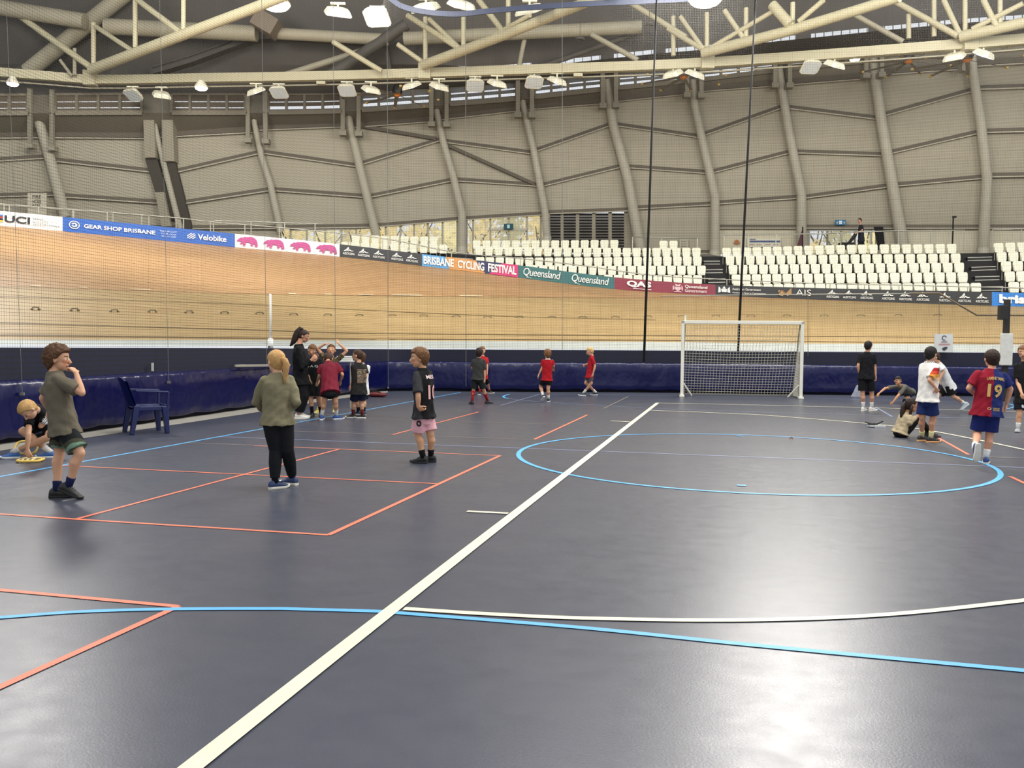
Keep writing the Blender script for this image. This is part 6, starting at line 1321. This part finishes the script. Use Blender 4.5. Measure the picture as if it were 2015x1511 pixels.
# --- boy in black near the goal
P = person('boy in plain black tee and black shorts standing right of the goal, seen from behind', (1708, 809), 1.45, (1706.5, 693.5, 0), (1704, 739, 0), (1708.5, 681, 0), 14, ('g', 1698.5, 808.5, 40), ('g', 1715, 808.5, 62), hyaw=38, eL=(1688.5, 720, 0), wL=(1691, 736, .06), eR=(1721.5, 721, 0), wR=(1723, 739.5, .0), kL=(1697.5, 774, 0), kR=(1715.5, 774, 0), skin=(202, 150, 118),
    top=dict(col=(22, 22, 26), ease=1.1, hem=-.16), bottom=dict(col=(15, 15, 18), len=.84, ease=1.1), socks=((228, 226, 222), .11), shoes=((208, 204, 196), (226, 222, 210)), hair=dict(col=(30, 22, 20), th=.08, curl=.04, front=.4, nape=-.55), vox=.0085)
# --- crawling boy
P = person('boy in grey tee crawling on hands and knees by the wall', (1770, 793), 1.32, (1771, 759.5, -.2), (1789, 771, .35), (1767, 749.5, -.35), 205, ('r', 1797, 786, .75, 20, 70), ('r', 1792, 787, .75, 20, 70), hyaw=195, hpitch=8, eL=(1766, 780, -.35), wL=(1757.5, 791, -.35), handL=(1752, 794.5, -.4), curlL=.1, eR=(1742, 764, -.2), wR=(1730, 773.5, -.25), handR=(1727, 778, -.25), kL=(1780, 788, .2), kR=(1788, 789, .1), skin=(198, 146, 108),
    top=dict(col=(104, 102, 92), sleeve=.75, hem=-.1), bottom=dict(col=(32, 36, 58), long=True, name='trousers', ease=1.0), socks=((40, 40, 46), .06), shoes=((40, 42, 50), (60, 60, 66)), hair=dict(col=(24, 20, 20), th=.09, curl=.03, front=.36, nape=-.5), vox=.0085)
# --- sitting girl
P = person('girl with long dark hair in beige jumper and black trousers sitting on the floor', (1772, 860), 1.36, (1786, 813, 0), (1772, 850, 0), (1793.5, 797, -.02), 85, ('g', 1826, 857.5, 88), ('g', 1832, 861.5, 88), hyaw=88, hpitch=12, eL=(1797, 829, .18), wL=(1808, 819, .1), eR=(1790, 831.5, -.14), wR=(1803.5, 820, -.12), kL=(1808, 822.5, .1), kR=(1806.5, 824.5, -.08), skin=(190, 138, 104),
    top=dict(col=(176, 160, 130), sleeve=1.75, ease=1.1, hem=-.1, name='jumper'), bottom=dict(col=(20, 19, 20), long=True, name='trousers', ease=1.02), socks=((22, 22, 24), .06), shoes=((24, 24, 26), (44, 44, 46)),
    hair=dict(col=(40, 26, 20), th=.07, curl=.02, front=.4, nape=-.7, side=-.2, locks=[([(-.1, -.36, .1), (-.05, -.5, -.25), (0, -.52, -.6), (.05, -.5, -.95), (.06, -.44, -1.2)], [.18, .2, .2, .16, .05]), ([(.34, -.1, .0), (.36, -.12, -.35), (.34, -.1, -.7), (.32, -.06, -.95)], [.1, .12, .1, .04])]), vox=.008)
# --- white football shirt
P = person('boy in white football shirt with red and gold sleeve pattern and blue shorts', (1826, 871), 1.38, (1829, 712.5, 0), (1825.5, 785, 0), (1831.5, 697, .0), 64, ('g', 1813.5, 868, 82), ('g', 1831.5, 870.5, 84), hyaw=48, hpitch=12, eL=(1817, 747, .12), wL=(1822, 764, .14), eR=(1829, 748, -.2), wR=(1842, 764, -.2), handR=(1846, 772, -.16), kL=(1815, 821, .04), kR=(1836, 821, -.02), skin=(206, 154, 122),
    top=dict(col=lambda a, b, c, co, o: [(((30, 30, 32) if y > .99 and int(x * 22) % 2 else (232, 228, 220)) if not (x > 1.02 and .5 < y < .86) else ((150, 34, 36) if y > .77 else ((196, 70, 44) if y > .68 else ((222, 150, 60) if y > .6 else (226, 196, 150))))) for x, y in zip(a, b)], sleeve=.85, ease=1.16, hem=-.08), bottom=dict(col=(28, 42, 88), len=.85, ease=1.08), socks=((224, 216, 160), .09), shoes=((28, 28, 32), (226, 168, 110)), hair=dict(col=(28, 22, 20), th=.09, curl=.04, front=.38, nape=-.6), vox=.0075)
# --- white tee bending
P = person('boy in plain white tee and black shorts bending and running behind the white football shirt', (1855, 812), 1.42, (1846, 715.5, -.05), (1866, 757, .05), (1840, 703.5, -.05), -72, ('r', 1897, 793, .1, -78, 42), ('g', 1838, 809, -85), hyaw=-72, hpitch=25, eL=(1857, 730, -.18), wL=(1847.5, 750, -.16), eR=(1846, 738, .18), wR=(1836, 752, .14), kL=(1876, 780, -.04), kR=(1846, 778, .1), skin=(208, 160, 130),
    top=dict(col=(218, 218, 216), ease=1.12, hem=-.2, sleeve=.62), bottom=dict(col=(18, 18, 20), len=.82, ease=1.12), socks=((226, 226, 222), .09), shoes=((168, 182, 186), (200, 208, 208)), hair=dict(col=(64, 44, 32), th=.07, front=.42), vox=.0085)
# --- red and blue shirt
P = person('boy in half red half blue football shirt numbered nineteen running away', (1938, 912.5), 1.4, (1951, 727.5, 0), (1942, 808, 0), (1951.5, 706, .03), 6, ('r', 1918, 880, -.3, 0, 82), ('g', 1940, 912.5, 30), hyaw=6, hpitch=4, eL=(1906, 764, .02), wL=(1917, 775, .24), eR=(1988.5, 766, -.02), wR=(1980, 796, .04), handR=(1976, 807, .08), kL=(1923, 852, .06), kR=(1947, 856, .02), skin=(214, 158, 126), torso_fat=1.1, shw=.155,
    top=dict(col=lambda a, b, c, co, o: [((30, 24, 30) if abs(y - .52) < .05 and abs(x) > 1.3 else ((142, 26, 44) if x < -.02 else (34, 44, 98))) for x, y in zip(a, b)], sleeve=.75, ease=1.1, hem=-.14), bottom=dict(col=(26, 36, 92), len=.84, ease=1.1), socks=((226, 224, 220), .09), shoes=((44, 66, 122), (218, 214, 200)), hair=dict(col=(50, 34, 24), th=.085, curl=.05, front=.4, nape=-.58), vox=.006, hh=.226)
gold = (206, 172, 100)
decal(P, '19', P['n'].lerp(P['p'], .5) + P['r'] * .01, Vector((0, 1, 0)), P['r'], .175, .165, gold, .03); decal(P, 'LAMINE YAMAL', P['n'].lerp(P['p'], .2) + P['r'] * .015, Vector((0, 1, 0)), P['r'], .215, .04, gold, .015, arc=.04)
decal(P, '', P['n'].lerp(P['p'], .94) + P['r'] * .01 - P['r'] * .05, Vector((0, 1, 0)), P['r'], .05, .032, gold, name='badge', polys=ring(.3, .48, 0, 360, 10)); decal(P, 'UNHCR', P['n'].lerp(P['p'], .925) + P['r'] * .045, Vector((0, 1, 0)), P['r'], .09, .02, gold, .02, name='badge'); decal(P, 'ACNUR', P['n'].lerp(P['p'], .965) + P['r'] * .045, Vector((0, 1, 0)), P['r'], .09, .02, gold, .02, name='badge')
# --- boy at the right edge
P = person('boy in black shirt and black crested shorts cut off by the right edge', (2012, 850), 1.42, (2017, 713, 0), (2016, 785, 0), (2013.5, 692.5, -.02), 195, ('g', 2030, 851, 195), ('g', 2003, 850, 215), hyaw=212, hpitch=10, eR=(2003, 753, 0), wR=(2010, 773, -.15), eL=(2031, 753, 0), wL=(2022, 774, -.15), skin=(206, 156, 124),
    top=dict(col=(24, 24, 26), ease=1.06, hem=-.12), bottom=dict(col=(20, 21, 30), len=.72, ease=1.06), socks=((220, 218, 214), .07), shoes=((150, 152, 156), (186, 188, 190)), hair=dict(col=(116, 78, 46), th=.09, curl=.04, front=.38), vox=.0075)
decal(P, '', P['Hp']['R'].lerp(P['K']['R'], .45), Vector((0, 1, 0)), Vector((1, 0, 0)), .05, .06, (206, 208, 212), name='crest', key='bottom_me', par='bottom', polys=[[(.1, 1), (.1, .4), (.5, 0), (.9, .4), (.9, 1)]])
# --- cleaner on the concourse
Yc = 43.2; P = person('man in navy tee and black trousers pushing a floor machine on the concourse', (1692, 486), 1.72, (1694, 443, 0), (1694.5, 470, 0), (1691.5, 434, 0), -85, ('r', 1688, 497, 0, -85, 0), ('r', 1702, 496, .1, -80, 20), hyaw=-95, hpitch=10, eL=(1697, 453.5, -.2), wL=(1687.5, 457, -.25), eR=(1693, 454, .2), wR=(1685, 457, .1), kL=(1690, 483, -.05), kR=(1699, 483, .1), Y0=Yc, hh=.225, skin=(190, 142, 116), shw=.165,
    top=dict(col=(34, 36, 46), ease=1.05), bottom=dict(col=(20, 20, 22), long=True, name='trousers', ease=1.05), socks=None, shoes=((24, 24, 26), (30, 30, 32)), hair=dict(col=(50, 34, 26), th=.05, curl=.02, front=.42), vox=.012, adult='up')
t = thing('floor_machine', 'black push along floor machine in front of the man on the concourse', 'floor machine', at_y(1672, 486, Yc)); mb = MB(); mb.tube([at_y(1686, 456, Yc - .1), at_y(1682, 464, Yc - .1), at_y(1668, 481, Yc - .1)], [.05, .09, .06], 8); mb.obj('handle', dark, t, True); mb = MB(); mb.box(at_y(1665, 484, Yc), (.7, .4, .3)); mb.obj('head', dark, t, bevel=.05)
# ================================================================ unseen area lights: hall floodlights, plus fill added to brighten walls and track
for loc, sz, pw, tg in UNSEEN_LIGHTS: area(loc, sz, pw, (1, .965, .9), tg)
